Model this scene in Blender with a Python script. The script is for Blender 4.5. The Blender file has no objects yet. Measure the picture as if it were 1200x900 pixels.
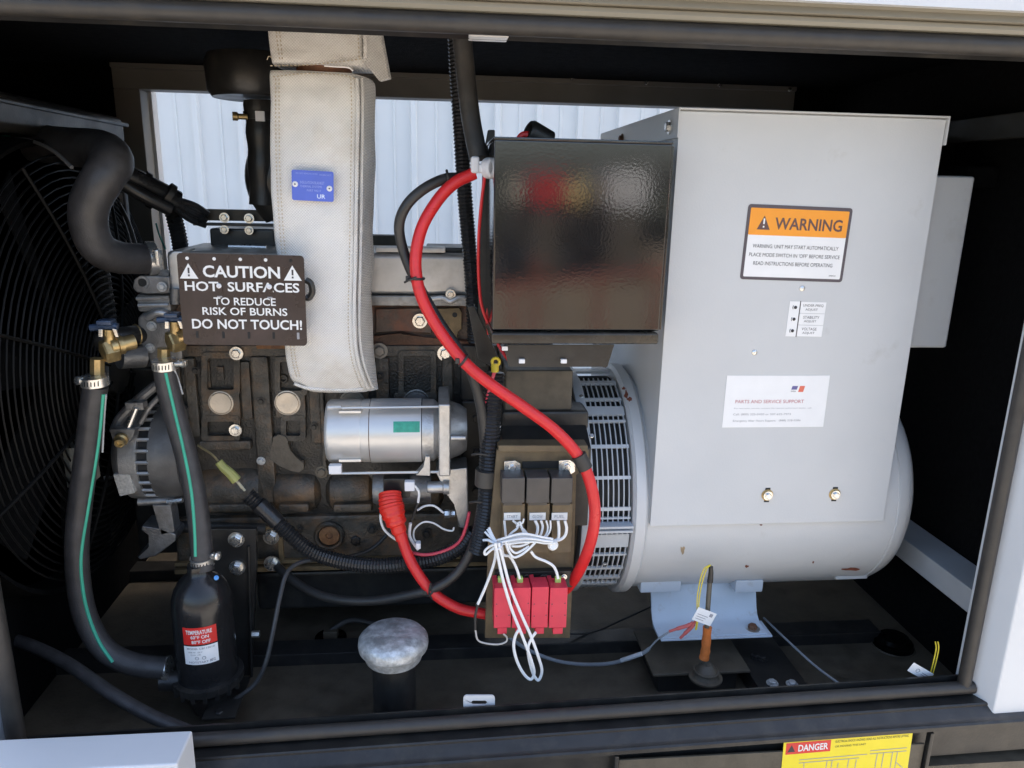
import bpy, bmesh, math, random
from mathutils import Vector, Matrix, noise
random.seed(7)
rad = math.radians
SC = bpy.context.scene
COL = SC.collection

# ------------------------------------------------------------------ camera
CAM = Vector((0.0, -1.2, 1.55))
FPX = 878.2
PITCH, YAW, ROLL = rad(14.524), rad(5.7716), rad(1.2156)
_fw = Vector((math.sin(YAW)*math.cos(PITCH), math.cos(YAW)*math.cos(PITCH), -math.sin(PITCH)))
_rt0 = Vector((math.cos(YAW), -math.sin(YAW), 0)); _up0 = _rt0.cross(_fw)
_rt = math.cos(ROLL)*_rt0 + math.sin(ROLL)*_up0
_up = -math.sin(ROLL)*_rt0 + math.cos(ROLL)*_up0
cd = bpy.data.cameras.new('camera'); cam = bpy.data.objects.new('camera', cd); COL.objects.link(cam)
cd.sensor_width = 36; cd.lens = FPX/1200*36; cd.clip_start = 0.02; cd.clip_end = 400
m = Matrix((( _rt.x, _up.x, -_fw.x, CAM.x), (_rt.y, _up.y, -_fw.y, CAM.y), (_rt.z, _up.z, -_fw.z, CAM.z), (0, 0, 0, 1)))
cam.matrix_world = m
SC.camera = cam

# ------------------------------------------------------------------ sky, sun, exposure
SUN_EL, SUN_AZ = rad(50), rad(45)          # azimuth clockwise from +Y (behind the set) towards +X
w = bpy.data.worlds.new('World'); SC.world = w; w.use_nodes = True
nt = w.node_tree; bg = nt.nodes['Background']
sky = nt.nodes.new('ShaderNodeTexSky'); sky.sky_type = 'NISHITA'; sky.sun_disc = False
sky.sun_elevation = SUN_EL; sky.sun_rotation = SUN_AZ; sky.dust_density = 4; sky.ozone_density = .6; sky.air_density = 1.0
nt.links.new(sky.outputs[0], bg.inputs[0]); bg.inputs[1].default_value = 0.13
sd = bpy.data.lights.new('sun', 'SUN'); sd.energy = 4.0; sd.angle = rad(0.5); sd.color = (1, .95, .88)
sun = bpy.data.objects.new('sun', sd); COL.objects.link(sun)
sdir = Vector((math.sin(SUN_AZ)*math.cos(SUN_EL), math.cos(SUN_AZ)*math.cos(SUN_EL), math.sin(SUN_EL)))
sun.rotation_euler = (-sdir).to_track_quat('-Z', 'Y').to_euler(); sun.location = (5, 2, 8)
SC.view_settings.view_transform = 'Standard'; SC.view_settings.look = 'None'
SC.view_settings.exposure = 1.97; SC.view_settings.gamma = 1
SC.cycles.max_bounces = 8; SC.cycles.diffuse_bounces = 5

# ------------------------------------------------------------------ pixel <-> space
def ray(px, py):
    return _rt*((px-600)/FPX) + _up*((450-py)/FPX) + _fw
def P(px, py, Y):
    d = ray(px, py); return CAM + d*((Y-CAM.y)/d.y)
def PX(px, py, X):
    d = ray(px, py); return CAM + d*((X-CAM.x)/d.x)
def PZ(px, py, Z):
    d = ray(px, py); return CAM + d*((Z-CAM.z)/d.z)
def S(n, px, py, Y):                        # size of n photo pixels there
    return n*(P(px, py, Y)-CAM).dot(_fw)/FPX
def rect(px0, py0, px1, py1, Y):
    cx, cy = (px0+px1)/2, (py0+py1)/2
    return P(px0, cy, Y).x, P(px1, cy, Y).x, P(cx, py1, Y).z, P(cx, py0, Y).z

# ------------------------------------------------------------------ materials
MATS = {}
def mat(name, col, rough=.5, metal=0, var=.15, scale=30, bump=0, bscale=200, spec=.5, col2=None, fac2=(.5, .7), scale2=8, coat=0, rvar=.1, detail=6):
    if name in MATS: return MATS[name]
    M = bpy.data.materials.new(name); M.use_nodes = True; n = M.node_tree.nodes; l = M.node_tree.links
    b = n['Principled BSDF']; b.inputs['Metallic'].default_value = metal
    b.inputs['Specular IOR Level'].default_value = spec; b.inputs['Coat Weight'].default_value = coat
    tc = n.new('ShaderNodeTexCoord')
    nz = n.new('ShaderNodeTexNoise'); nz.inputs['Scale'].default_value = scale; nz.inputs['Detail'].default_value = detail
    l.new(tc.outputs['Object'], nz.inputs['Vector'])
    r = n.new('ShaderNodeValToRGB')
    r.color_ramp.elements[0].position = .3; r.color_ramp.elements[1].position = .7
    r.color_ramp.elements[0].color = [c*(1-var) for c in col]+[1]; r.color_ramp.elements[1].color = [min(1, c*(1+var)) for c in col]+[1]
    l.new(nz.outputs[0], r.inputs[0]); out = r.outputs[0]
    if col2:
        nz2 = n.new('ShaderNodeTexNoise'); nz2.inputs['Scale'].default_value = scale2; nz2.inputs['Detail'].default_value = 10; nz2.inputs['Roughness'].default_value = .65
        l.new(tc.outputs['Object'], nz2.inputs['Vector'])
        mr = n.new('ShaderNodeMapRange'); mr.inputs[1].default_value = fac2[0]; mr.inputs[2].default_value = fac2[1]
        l.new(nz2.outputs[0], mr.inputs[0])
        mx = n.new('ShaderNodeMix'); mx.data_type = 'RGBA'; l.new(mr.outputs[0], mx.inputs[0]); l.new(out, mx.inputs[6])
        mx.inputs[7].default_value = list(col2)+[1]; out = mx.outputs[2]
    l.new(out, b.inputs['Base Color'])
    rr = n.new('ShaderNodeMapRange'); rr.inputs[3].default_value = max(.02, rough-rvar); rr.inputs[4].default_value = min(1, rough+rvar)
    rr.inputs[1].default_value = .3; rr.inputs[2].default_value = .7
    nr = n.new('ShaderNodeTexNoise'); nr.inputs['Scale'].default_value = scale*.6; nr.inputs['Detail'].default_value = 8
    l.new(tc.outputs['Object'], nr.inputs['Vector']); l.new(nr.outputs[0], rr.inputs[0]); l.new(rr.outputs[0], b.inputs['Roughness'])
    if bump:
        nb = n.new('ShaderNodeTexNoise'); nb.inputs['Scale'].default_value = bscale; nb.inputs['Detail'].default_value = 3
        l.new(tc.outputs['Object'], nb.inputs['Vector'])
        bp = n.new('ShaderNodeBump'); bp.inputs['Strength'].default_value = bump; bp.inputs['Distance'].default_value = .002
        l.new(nb.outputs[0], bp.inputs['Height']); l.new(bp.outputs[0], b.inputs['Normal'])
    MATS[name] = M; return M

GREY = mat('light_grey_enamel', (.56, .57, .575), .38, var=.03, scale=6, bump=.12, bscale=350, col2=(.42, .41, .38), fac2=(.62, .95), scale2=12)
WHITEP = mat('white_paint', (.62, .635, .65), .35, var=.03, scale=5, bump=.06, bscale=300)
RAILTONE = mat('rail_paint', (.235, .22, .18), .35, var=.05, scale=6, bump=.05)  # off-white rail; warm ground bounce and darker underside put into the colour
RUB = mat('seal_rubber', (.034, .031, .028), .5, var=.15, scale=30, bump=.1, bscale=500, col2=(.058, .050, .040), fac2=(.5, .85), scale2=18)
FOAM = mat('black_foam', (.005, .005, .0052), .95, var=.3, scale=90, bump=.6, bscale=260, spec=.06)
BLKGLOSS = mat('black_gloss_paint', (.012, .012, .013), .06, var=.2, bump=.035, bscale=200, rvar=.02, spec=.9)
BLK = mat('black_satin_paint', (.018, .0175, .017), .38, var=.25, bump=.15, col2=(.05, .045, .036), fac2=(.5, .85), scale2=20)
TANK = mat('tank_black', (.0035, .0034, .0032), .28, var=.4, scale=18, bump=.3, bscale=90, spec=.05, col2=(.026, .024, .021), fac2=(.56, .76), scale2=5)
DUSTBLK = mat('dusty_black', (.075, .062, .044), .55, var=.3, scale=25, bump=.3, bscale=160, col2=(.10, .084, .06), fac2=(.4, .75), scale2=30)
IRON = mat('cast_iron', (.066, .057, .045), .40, var=.55, scale=35, bump=1.0, bscale=220, col2=(.18, .105, .052), fac2=(.48, .70), scale2=16)
IRONK = mat('oily_cast_iron', (.022, .020, .017), .36, var=.5, scale=35, bump=.9, bscale=200, col2=(.062, .046, .028), fac2=(.5, .75), scale2=12)  # oily black, also darker than the ribs to paint in crevice shade
IRONB = mat('cast_iron_bluish', (.05, .049, .047), .42, var=.4, scale=35, bump=.8, bscale=200, col2=(.09, .075, .05), fac2=(.5, .8), scale2=18)
RUST = mat('rusty_iron', (.19, .075, .036), .7, var=.4, scale=40, bump=.8, bscale=180, col2=(.09, .05, .03), fac2=(.4, .6), scale2=20)
HEADRUST = mat('heat_stained_iron', (.11, .076, .055), .58, var=.35, scale=30, bump=.6, bscale=200, col2=(.22, .075, .036), fac2=(.5, .70), scale2=12)
TAN = mat('gasket_tan', (.17, .115, .055), .7, var=.4, scale=30, bump=.3)
ALU = mat('cast_aluminium', (.55, .545, .535), .40, metal=.75, var=.18, scale=25, bump=.4, bscale=280, col2=(.30, .28, .25), fac2=(.5, .85), scale2=22)
ALUDK = mat('dull_aluminium', (.25, .25, .25), .42, metal=.7, var=.35, scale=25, bump=.5, bscale=250, col2=(.12, .10, .08), fac2=(.5, .8), scale2=20)
COVER = mat('pressed_aluminium_cover', (.58, .565, .545), .42, metal=.55, var=.12, scale=14, bump=.15, bscale=150, col2=(.36, .34, .30), fac2=(.5, .85), scale2=10)
STEEL = mat('silver_steel', (.66, .65, .63), .40, metal=.55, var=.05, scale=12, bump=.03, col2=(.55, .53, .50), fac2=(.55, .95), scale2=9)
ZINC = mat('zinc_plated', (.74, .73, .70), .28, metal=.9, var=.08, scale=40, bump=.08, col2=(.62, .57, .47), fac2=(.55, .9), scale2=30)
GALV = mat('galvanised', (.56, .58, .59), .46, metal=.5, var=.3, scale=60, bump=.9, bscale=130, col2=(.30, .31, .31), fac2=(.45, .65), scale2=38)
BRASS = mat('brass', (.46, .34, .16), .38, metal=.8, var=.25, scale=50, bump=.2, col2=(.25, .16, .07), fac2=(.5, .8), scale2=40)
PLUGM = mat('core_plug_metal', (.62, .55, .46), .45, metal=.6, var=.15, scale=40, bump=.2)
PLUGD = mat('dark_core_plug', (.27, .25, .22), .5, metal=.5, var=.2, scale=40, bump=.3)
REDC = mat('red_cable_jacket', (.68, .026, .028), .36, var=.08, scale=40, col2=(.40, .03, .025), fac2=(.6, .9), scale2=30)
REDP = mat('pinkish_red_plastic', (.68, .04, .075), .42, var=.06, scale=40)
REDB = mat('red_boot_rubber', (.70, .028, .018), .4, var=.08, scale=40)
HOSE = mat('black_rubber_hose', (.042, .040, .041), .45, var=.3, scale=40, bump=.25, bscale=400)
HOSEG = mat('greyed_rubber_hose', (.045, .044, .044), .5, var=.2, scale=30, bump=.2, bscale=300, col2=(.085, .08, .07), fac2=(.5, .8), scale2=20)
GRNSTR = mat('green_stripe', (.05, .42, .27), .5, var=.08)
LOOM = mat('black_loom', (.022, .022, .023), .33, var=.2, scale=30)
CABLE = mat('black_cable', (.03, .029, .028), .45, var=.2, scale=30)
WIREW = mat('white_wire', (.84, .84, .83), .4, var=.04)
WHITE = mat('white_plastic', (.78, .78, .80), .4, var=.02)
CLOTH = None
BLUEP = mat('blue_patch', (.10, .16, .62), .55, var=.06)
LETB = mat('pale_blue_print', (.36, .44, .82), .6, var=.02)
PLATE = mat('brown_black_plate', (.032, .020, .019), .3, var=.2, scale=20, bump=.05, col2=(.06, .035, .03), fac2=(.5, .8), scale2=12)
LETW = mat('white_print', (.78, .78, .77), .5, var=.02)
LETK = mat('black_print', (.035, .03, .035), .5, var=.02)
LETG = mat('grey_print', (.32, .32, .34), .5, var=.02)
LETR = mat('red_print', (.5, .16, .18), .5, var=.02)
STICK = mat('white_sticker', (.83, .83, .83), .38, var=.02)
ORANGE = mat('orange_print', (.90, .34, .03), .42, var=.03)
YELL = mat('yellow_sticker', (.82, .66, .02), .4, var=.03)
REDL = mat('red_label', (.66, .03, .025), .4, var=.04)
YELW = mat('yellow_wire', (.75, .60, .05), .4, var=.05)
ORSH = mat('orange_shrink', (.62, .17, .04), .5, var=.2, scale=50)
LIME = mat('lime_terminal', (.42, .62, .16), .4, var=.06)
OLIVE = mat('olive_connector', (.42, .42, .14), .45, var=.1)
PALEBLUE = mat('foot_paint', (.50, .56, .63), .4, var=.05, scale=12, bump=.15, col2=(.30, .27, .22), fac2=(.58, .8), scale2=22)
SLATE = mat('screen_paint', (.47, .50, .53), .4, var=.05, scale=12, bump=.1)
RELB = mat('relay_plastic', (.062, .056, .052), .42, var=.12, scale=40)
BOUNCEP = mat('dusty_brown_plate', (.15, .108, .058), .5, var=.15, scale=40, col2=(.09, .065, .04), fac2=(.4, .8), scale2=30)  # black paint; brown of the warm ground bounce put into its colour
DARK = mat('dark_void', (.012, .012, .012), .7, var=.2)
WALLP = mat('corrugated_steel_paint', (.80, .795, .77), .4, var=.03, scale=3)
GREENS = mat('green_sticker', (.05, .36, .25), .45, var=.15, scale=120)
GROUND = mat('concrete_yard', (.37, .34, .295), .85, var=.15, scale=2, bump=.3, bscale=40, col2=(.30, .26, .21), fac2=(.45, .7), scale2=.6)

def cloth_mat():
    M = mat('silicone_glass_cloth', (.80, .785, .755), .7, var=.05, scale=10, col2=(.58, .52, .43), fac2=(.52, .85), scale2=7)
    n, l = M.node_tree.nodes, M.node_tree.links; b = n['Principled BSDF']
    tc = n.new('ShaderNodeTexCoord'); sep = n.new('ShaderNodeSeparateXYZ'); l.new(tc.outputs['Object'], sep.inputs[0])
    prod = None
    for ax, k in ((0, 1180), (2, 1180)):
        mm = n.new('ShaderNodeMath'); mm.operation = 'MULTIPLY'; mm.inputs[1].default_value = k; l.new(sep.outputs[ax], mm.inputs[0])
        ss = n.new('ShaderNodeMath'); ss.operation = 'SINE'; l.new(mm.outputs[0], ss.inputs[0])
        if prod is None: prod = ss
        else:
            ad = n.new('ShaderNodeMath'); ad.operation = 'MULTIPLY'; l.new(prod.outputs[0], ad.inputs[0]); l.new(ss.outputs[0], ad.inputs[1]); prod = ad
    big = n.new('ShaderNodeTexNoise'); big.inputs['Scale'].default_value = 14; big.inputs['Detail'].default_value = 3; l.new(tc.outputs['Object'], big.inputs['Vector'])
    b1 = n.new('ShaderNodeBump'); b1.inputs['Strength'].default_value = .6; b1.inputs['Distance'].default_value = .02; l.new(big.outputs[0], b1.inputs['Height'])
    b2 = n.new('ShaderNodeBump'); b2.inputs['Strength'].default_value = .5; b2.inputs['Distance'].default_value = .001; l.new(prod.outputs[0], b2.inputs['Height']); l.new(b1.outputs[0], b2.inputs['Normal'])
    l.new(b2.outputs[0], b.inputs['Normal'])
    old = b.inputs['Base Color'].links[0].from_socket
    mr = n.new('ShaderNodeMapRange'); mr.inputs[1].default_value = -1; mr.inputs[3].default_value = .80; mr.inputs[4].default_value = 1.05; l.new(prod.outputs[0], mr.inputs[0])
    mx = n.new('ShaderNodeMix'); mx.data_type = 'RGBA'; mx.blend_type = 'MULTIPLY'; mx.inputs[0].default_value = 1; l.new(old, mx.inputs[6]); l.new(mr.outputs[0], mx.inputs[7]); l.new(mx.outputs[2], b.inputs['Base Color'])
    return M
CLOTH = cloth_mat()
STITCH = mat('stitch_thread', (.52, .45, .34), .7, var=.1)

# ------------------------------------------------------------------ mesh building
def catmull(pts, n=8):
    pts = [Vector(p) for p in pts]
    if len(pts) < 3: return pts
    ext = [pts[0]*2-pts[1]]+pts+[pts[-1]*2-pts[-2]]
    out = []
    for i in range(1, len(ext)-2):
        p0, p1, p2, p3 = ext[i-1:i+3]
        for k in range(n):
            t = k/n
            out.append(.5*((2*p1)+(p2-p0)*t+(2*p0-5*p1+4*p2-p3)*t*t+(3*p1-p0-3*p2+p3)*t**3))
    out.append(pts[-1]); return out
def resample(pts, step):
    L = [0]
    for a, b in zip(pts, pts[1:]): L.append(L[-1]+(b-a).length)
    n = max(2, int(L[-1]/step)); out = []; j = 0
    for i in range(n+1):
        s = L[-1]*i/n
        while j < len(L)-2 and L[j+1] < s: j += 1
        t = (s-L[j])/max(1e-9, L[j+1]-L[j]); out.append(pts[j].lerp(pts[j+1], min(1, max(0, t))))
    return out
def frame(d):
    d = d.normalized(); a = Vector((0, 0, 1)) if abs(d.z) < .9 else Vector((1, 0, 0))
    u = a.cross(d).normalized(); return u, d.cross(u)
class MB:
    def __init__(s): s.bm = bmesh.new(); s.bev = False
    def box(s, x0, x1, y0, y1, z0, z1, bev=0, seg=2):
        vs = [s.bm.verts.new((x, y, z)) for x in (x0, x1) for y in (y0, y1) for z in (z0, z1)]
        fs = [s.bm.faces.new([vs[i] for i in f]) for f in ((0, 1, 3, 2), (4, 6, 7, 5), (0, 4, 5, 1), (2, 3, 7, 6), (0, 2, 6, 4), (1, 5, 7, 3))]
        s._bev(fs, bev, seg); return s
    def _bev(s, fs, bev, seg=2):
        if bev:
            s.bev = True; es = list({e for f in fs for e in f.edges})
            bmesh.ops.bevel(s.bm, geom=es, offset=bev, segments=seg, affect='EDGES', profile=.5, clamp_overlap=True)
    def loft(s, rings, close=True, caps=True):
        R = [[s.bm.verts.new(p) for p in r] for r in rings]; n = len(R[0])
        for a, b in zip(R, R[1:]):
            for i in range(n if close else n-1):
                j = (i+1) % n; s.bm.faces.new((a[i], a[j], b[j], b[i]))
        if caps and close: s.bm.faces.new(R[0][::-1]); s.bm.faces.new(R[-1])
        return s
    def tube(s, pts, r, seg=10, smooth=True, n=6, step=None, flat=None):
        pts = catmull(pts, n) if smooth else [Vector(p) for p in pts]
        if step: pts = resample(pts, step)
        N = len(pts); rings = []; up = None
        for i, p in enumerate(pts):
            d = (pts[min(i+1, N-1)]-pts[max(i-1, 0)]).normalized()
            if up is None: u, v = frame(d)
            else:
                u = (up-d*up.dot(d)).normalized(); v = d.cross(u)
            up = u; rr = r(i/(N-1), i) if callable(r) else r
            rings.append([p+(u*math.cos(a)+v*math.sin(a))*rr for a in (2*math.pi*k/seg for k in range(seg))])
        return s.loft(rings)
    def cyl(s, p, q, r, seg=24, r2=None):
        p, q = Vector(p), Vector(q); u, v = frame(q-p); r2 = r if r2 is None else r2
        A = [2*math.pi*k/seg for k in range(seg)]
        return s.loft([[p+(u*math.cos(a)+v*math.sin(a))*r for a in A], [q+(u*math.cos(a)+v*math.sin(a))*r2 for a in A]])
    def lathe(s, prof, o, d, seg=32):
        o, d = Vector(o), Vector(d).normalized(); u, v = frame(d); A = [2*math.pi*k/seg for k in range(seg)]
        return s.loft([[o+d*t+(u*math.cos(a)+v*math.sin(a))*max(r, 1e-4) for a in A] for t, r in prof])
    def ring(s, c, ax, R, r, seg=32, rs=8):
        c = Vector(c); u, v = frame(Vector(ax)); ax = Vector(ax).normalized(); V = []
        for k in range(seg):
            a = 2*math.pi*k/seg; rd = u*math.cos(a)+v*math.sin(a)
            V.append([s.bm.verts.new(c+rd*(R+r*math.cos(b))+ax*r*math.sin(b)) for b in (2*math.pi*j/rs for j in range(rs))])
        for k in range(seg):
            for j in range(rs): s.bm.faces.new((V[k][j], V[(k+1) % seg][j], V[(k+1) % seg][(j+1) % rs], V[k][(j+1) % rs]))
        return s
    def prism(s, poly, off, bev=0, seg=2):                 # poly: 3D points, off: extrusion vector
        off = Vector(off); a = [s.bm.verts.new(p) for p in poly]; b = [s.bm.verts.new(Vector(p)+off) for p in poly]; n = len(a)
        fs = [s.bm.faces.new(a), s.bm.faces.new(b[::-1])]
        for i in range(n): fs.append(s.bm.faces.new((a[i], b[i], b[(i+1) % n], a[(i+1) % n])))
        s._bev(fs, bev, seg); return s
    def prism_px(s, pts, Y0, Y1, bev=0):
        return s.prism([P(x, y, Y0) for x, y in pts], (0, Y1-Y0, 0), bev)
    def box_px(s, a, b, c, d, Y0, Y1, bev=0, seg=2):
        x0, x1, z0, z1 = rect(a, b, c, d, Y0); return s.box(x0, x1, Y0, Y1, z0, z1, bev, seg)
    def frame_px(s, a, b, c, d, wid, Y0, Y1, rr=4):          # a raised rounded rectangular rim
        o = rrect(a, b, c, d, rr); i = rrect(a+wid, b+wid, c-wid, d-wid, max(1, rr-wid*.4))
        R = []
        for pts, Y in ((o, Y1), (o, Y0), (i, Y0), (i, Y1)): R.append([P(x, y, Y0)+Vector((0, Y-Y0, 0)) for x, y in pts])
        return s.loft(R, caps=False)
    def poly(s, pts): s.bm.faces.new([s.bm.verts.new(p) for p in pts]); return s
    def add_mesh(s, verts, faces):
        vs = [s.bm.verts.new(v) for v in verts]
        for f in faces:
            try: s.bm.faces.new([vs[i] for i in f])
            except ValueError: pass
        return s
    def mesh(s, name, mt, smooth=35):
        bmesh.ops.recalc_face_normals(s.bm, faces=s.bm.faces)
        me = bpy.data.meshes.new(name); s.bm.to_mesh(me); s.bm.free()
        if smooth:
            me.polygons.foreach_set('use_smooth', [True]*len(me.polygons)); me.set_sharp_from_angle(angle=rad(smooth))
        me.materials.append(mt); me['bev'] = s.bev; return me
def rrect(a, b, c, d, r, n=4):
    out = []
    for cx, cy, t0 in ((c-r, b+r, -90), (c-r, d-r, 0), (a+r, d-r, 90), (a+r, b+r, 180)):
        for k in range(n+1):
            t = rad(t0+90*k/n); out.append((cx+r*math.cos(t), cy+r*math.sin(t)))
    return out
WL = {}
def wn(o):
    if o.data.get('bev'):
        md = o.modifiers.new('weighted', 'WEIGHTED_NORMAL'); md.mode = 'FACE_AREA'; md.weight = 100; md.keep_sharp = True
def wl(o): return WL[o.name]
def thing(name, label, cat, loc=(0, 0, 0), group=None):
    o = bpy.data.objects.new(name, None); o.empty_display_size = .05; COL.objects.link(o); o.location = loc; WL[o.name] = Vector(loc)
    o['label'] = label; o['category'] = cat
    if group: o['group'] = group
    return o
def part(name, mb, mt, parent, smooth=35, label=None, kind=None):
    me = mb.mesh(name, mt, smooth); o = bpy.data.objects.new(name, me); COL.objects.link(o)
    me.transform(Matrix.Translation(-wl(parent))); o.parent = parent; WL[o.name] = wl(parent); wn(o)
    if label: o['label'] = label
    if kind: o['kind'] = kind
    return o
def solo(name, mb, mt, label=None, cat=None, group=None, kind=None, smooth=35):
    me = mb.mesh(name, mt, smooth)
    lo = Vector([min(v.co[i] for v in me.vertices) for i in range(3)]); hi = Vector([max(v.co[i] for v in me.vertices) for i in range(3)])
    c = (lo+hi)/2; c.z = lo.z; me.transform(Matrix.Translation(-c))
    o = bpy.data.objects.new(name, me); COL.objects.link(o); o.location = c; WL[o.name] = c; wn(o)
    if label: o['label'] = label; o['category'] = cat
    if group: o['group'] = group
    if kind: o['kind'] = kind
    return o
BOLT = {}
def bolt(parent, pos, d, r=.008, mt=None, name='bolt', h=None, washer=True):   # hex head + washer, d = outward direction
    mt = mt or ZINC; key = (round(r, 4), mt.name, washer, h)
    if key not in BOLT:
        b = MB(); hh = h or r*.9
        if washer: b.cyl((0, 0, 0), (0, 0, r*.22), r*1.45, 20)
        A = [rad(60*k) for k in range(6)]
        b.loft([[(r*math.cos(a), r*math.sin(a), 0) for a in A], [(r*math.cos(a), r*math.sin(a), hh*.85) for a in A], [(r*.82*math.cos(a), r*.82*math.sin(a), hh) for a in A]])
        b.cyl((0, 0, hh), (0, 0, hh*1.05), r*.55, 12)
        BOLT[key] = b.mesh('bolt', mt, 30)
    o = bpy.data.objects.new(name, BOLT[key]); COL.objects.link(o); o.parent = parent
    o.location = Vector(pos)-wl(parent); o.rotation_mode = 'QUATERNION'
    o.rotation_quaternion = Vector(d).to_track_quat('Z', 'Y') @ Matrix.Rotation(random.random()*6, 3, 'Z').to_quaternion()
    return o
FR = Vector((0, -1, 0))
# ---- flat print
TXT = {}
def text_geo(s, bold=.0):
    k = (s, bold)
    if k not in TXT:
        cu = bpy.data.curves.new('lettering', 'FONT'); cu.body = s; cu.size = 1; cu.offset = bold; cu.resolution_u = 3
        o = bpy.data.objects.new('lettering', cu); COL.objects.link(o)
        dg = bpy.context.evaluated_depsgraph_get(); me = bpy.data.meshes.new_from_object(o.evaluated_get(dg))
        V = [v.co.copy() for v in me.vertices]; F = [tuple(p.vertices) for p in me.polygons]
        bpy.data.objects.remove(o); bpy.data.curves.remove(cu); bpy.data.meshes.remove(me)
        x0 = min(v.x for v in V); x1 = max(v.x for v in V); y0 = min(v.y for v in V); y1 = max(v.y for v in V)
        TXT[k] = ([((v.x-x0)/(x1-x0), (v.y-y0)/(y1-y0)) for v in V], F)
    return TXT[k]
class Face:                                   # a flat sheet: origin bottom-left, unit u (right), v (up), n (towards viewer)
    def __init__(s, tl, tr, br, bl):
        s.o = (bl+br)/2-(br-bl)/2; u = ((tr-tl)+(br-bl)); s.w = u.length/2; s.u = u.normalized()
        v = ((tl-bl)+(tr-br)); v = v-s.u*v.dot(s.u); s.h = v.length/2; s.v = v.normalized(); s.n = s.u.cross(s.v)
        c = (tl+tr+br+bl)/4; s.o = c-s.u*s.w/2-s.v*s.h/2
    def at(s, a, b, lift=0): return s.o+s.u*a*s.w+s.v*b*s.h+s.n*lift
    def rr(s, mb, a0, b0, a1, b1, r, lift, th):   # rounded rectangle sheet in fractions, r in metres
        pts = rrect(a0*s.w, b0*s.h, a1*s.w, b1*s.h, r) if r else [(a0*s.w, b0*s.h), (a1*s.w, b0*s.h), (a1*s.w, b1*s.h), (a0*s.w, b1*s.h)]
        mb.prism([s.o+s.u*x+s.v*y+s.n*(lift+th) for x, y in pts], s.n*-th); return mb
    def shape(s, mb, pts, lift): mb.poly([s.at(a, b, lift) for a, b in pts]); return mb
    def text(s, mb, t, a0, b0, a1, b1, lift, bold=0):
        V, F = text_geo(t, bold)
        mb.add_mesh([s.at(a0+(a1-a0)*x, b0+(b1-b0)*y, lift) for x, y in V], F); return mb
def face_px(tl, tr, br, bl, Y): return Face(*[P(x, y, Y) for x, y in (tl, tr, br, bl)])

# ================================================================== SETTING
g = MB(); g.poly([(-60, -60, 0), (60, -60, 0), (60, 60, 0), (-60, 60, 0)])
solo('ground', g, GROUND, kind='structure', smooth=0)

# metal clad building behind
bl = thing('metal_building', 'pale blue ribbed steel wall of the building seen through the open back of the enclosure', 'building', (0, 4.6, 0))
def rib_profile(x0):
    pts = []; X = lambda a, d: pts.append((x0+a, d))
    for k in range(3):
        o = k*.305
        for a, d in ((0, 0), (.115, 0), (.119, .010), (.133, .010), (.137, 0), (.240, 0), (.250, .044), (.284, .044), (.294, 0)): X(o+a, d)
    X(.9145, 0); return pts
for k in range(15):
    x0 = -4.1+k*.915; pr = rib_profile(x0); mb = MB()
    V = [[mb.bm.verts.new((x, 4.6-d, z)) for x, d in pr] for z in (0, 7.5)]
    for i in range(len(pr)-1): mb.bm.faces.new((V[0][i], V[0][i+1], V[1][i+1], V[1][i]))
    part('wall_panel', mb, WALLP, bl, 0)
mb = MB(); mb.box(-4.1, 9.6, 4.64, 9, 0, 7.45); part('building_body', mb, WALLP, bl, 0)
mb = MB(); mb.box(-4.3, 9.8, 4.4, 9.2, 7.5, 7.65); part('roof', mb, WALLP, bl, 0)

# ------------------------------------------------------------------ enclosure
def zs(x): return .582+(x+.731)*(.043/1.797)          # top of the sill
XL, XR = -1.28, 1.30
enc = thing('generator_enclosure', 'white steel generator enclosure with its front door opening, black foam inside and rubber seals', 'enclosure', (0, .5, .45))
def sill(name, prof, mt, smooth=30, xa=XL, xb=XR, label=None):
    mb = MB(); mb.loft([[Vector((x, y, zs(x)+z)) for y, z in prof] for x in (xa, xb)]); part(name, mb, mt, enc, smooth, label)
sill('sill', [(.012, .004), (.016, .004), (.016, -.14), (-.036, -.14), (-.036, -.028), (-.034, -.0255), (.012, -.0255)], BLK)
mb = MB(); n = 60
mb.tube([Vector((x, -.006, zs(x)-.0105)) for x in (-.76, -.2, .4, 1.052)], .0125, 14); part('sill_seal', mb, RUB, enc)
# top rail: seal, chamfered band with grooves, beige bounce painted in, white lip
def rail(name, prof, mt, xa=XL, xb=XR):
    mb = MB(); mb.loft([[Vector((x, y, z)) for y, z in prof] for x in (xa, xb)]); part(name, mb, mt, enc, 25)
lz = P(1190, 13, -.045).z
rail('top_rail', [(.0, 1.799), (-.010, 1.801), (-.014, 1.806), (-.014, 1.812), (-.010, 1.815), (-.012, 1.818), (-.026, 1.824), (-.030, lz-.012), (-.024, lz-.009), (-.024, lz-.004), (-.034, lz+.002), (-.034, 1.878), (.03, 1.878), (.03, 1.799)], RAILTONE)
rail('roof_lip', [(-.036, lz), (-.048, lz), (-.048, 1.97), (-.01, 1.975), (-.01, 1.88), (-.036, 1.88)], WHITEP)
rail('rail_channel', [(.004, 1.79), (.034, 1.77), (.036, 1.798), (.004, 1.798)], BLK)
mb = MB(); mb.tube([(x, .0, 1.785) for x in (-.95, 0, 1.12)], .0145, 14); part('top_seal', mb, RUB, enc)
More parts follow.
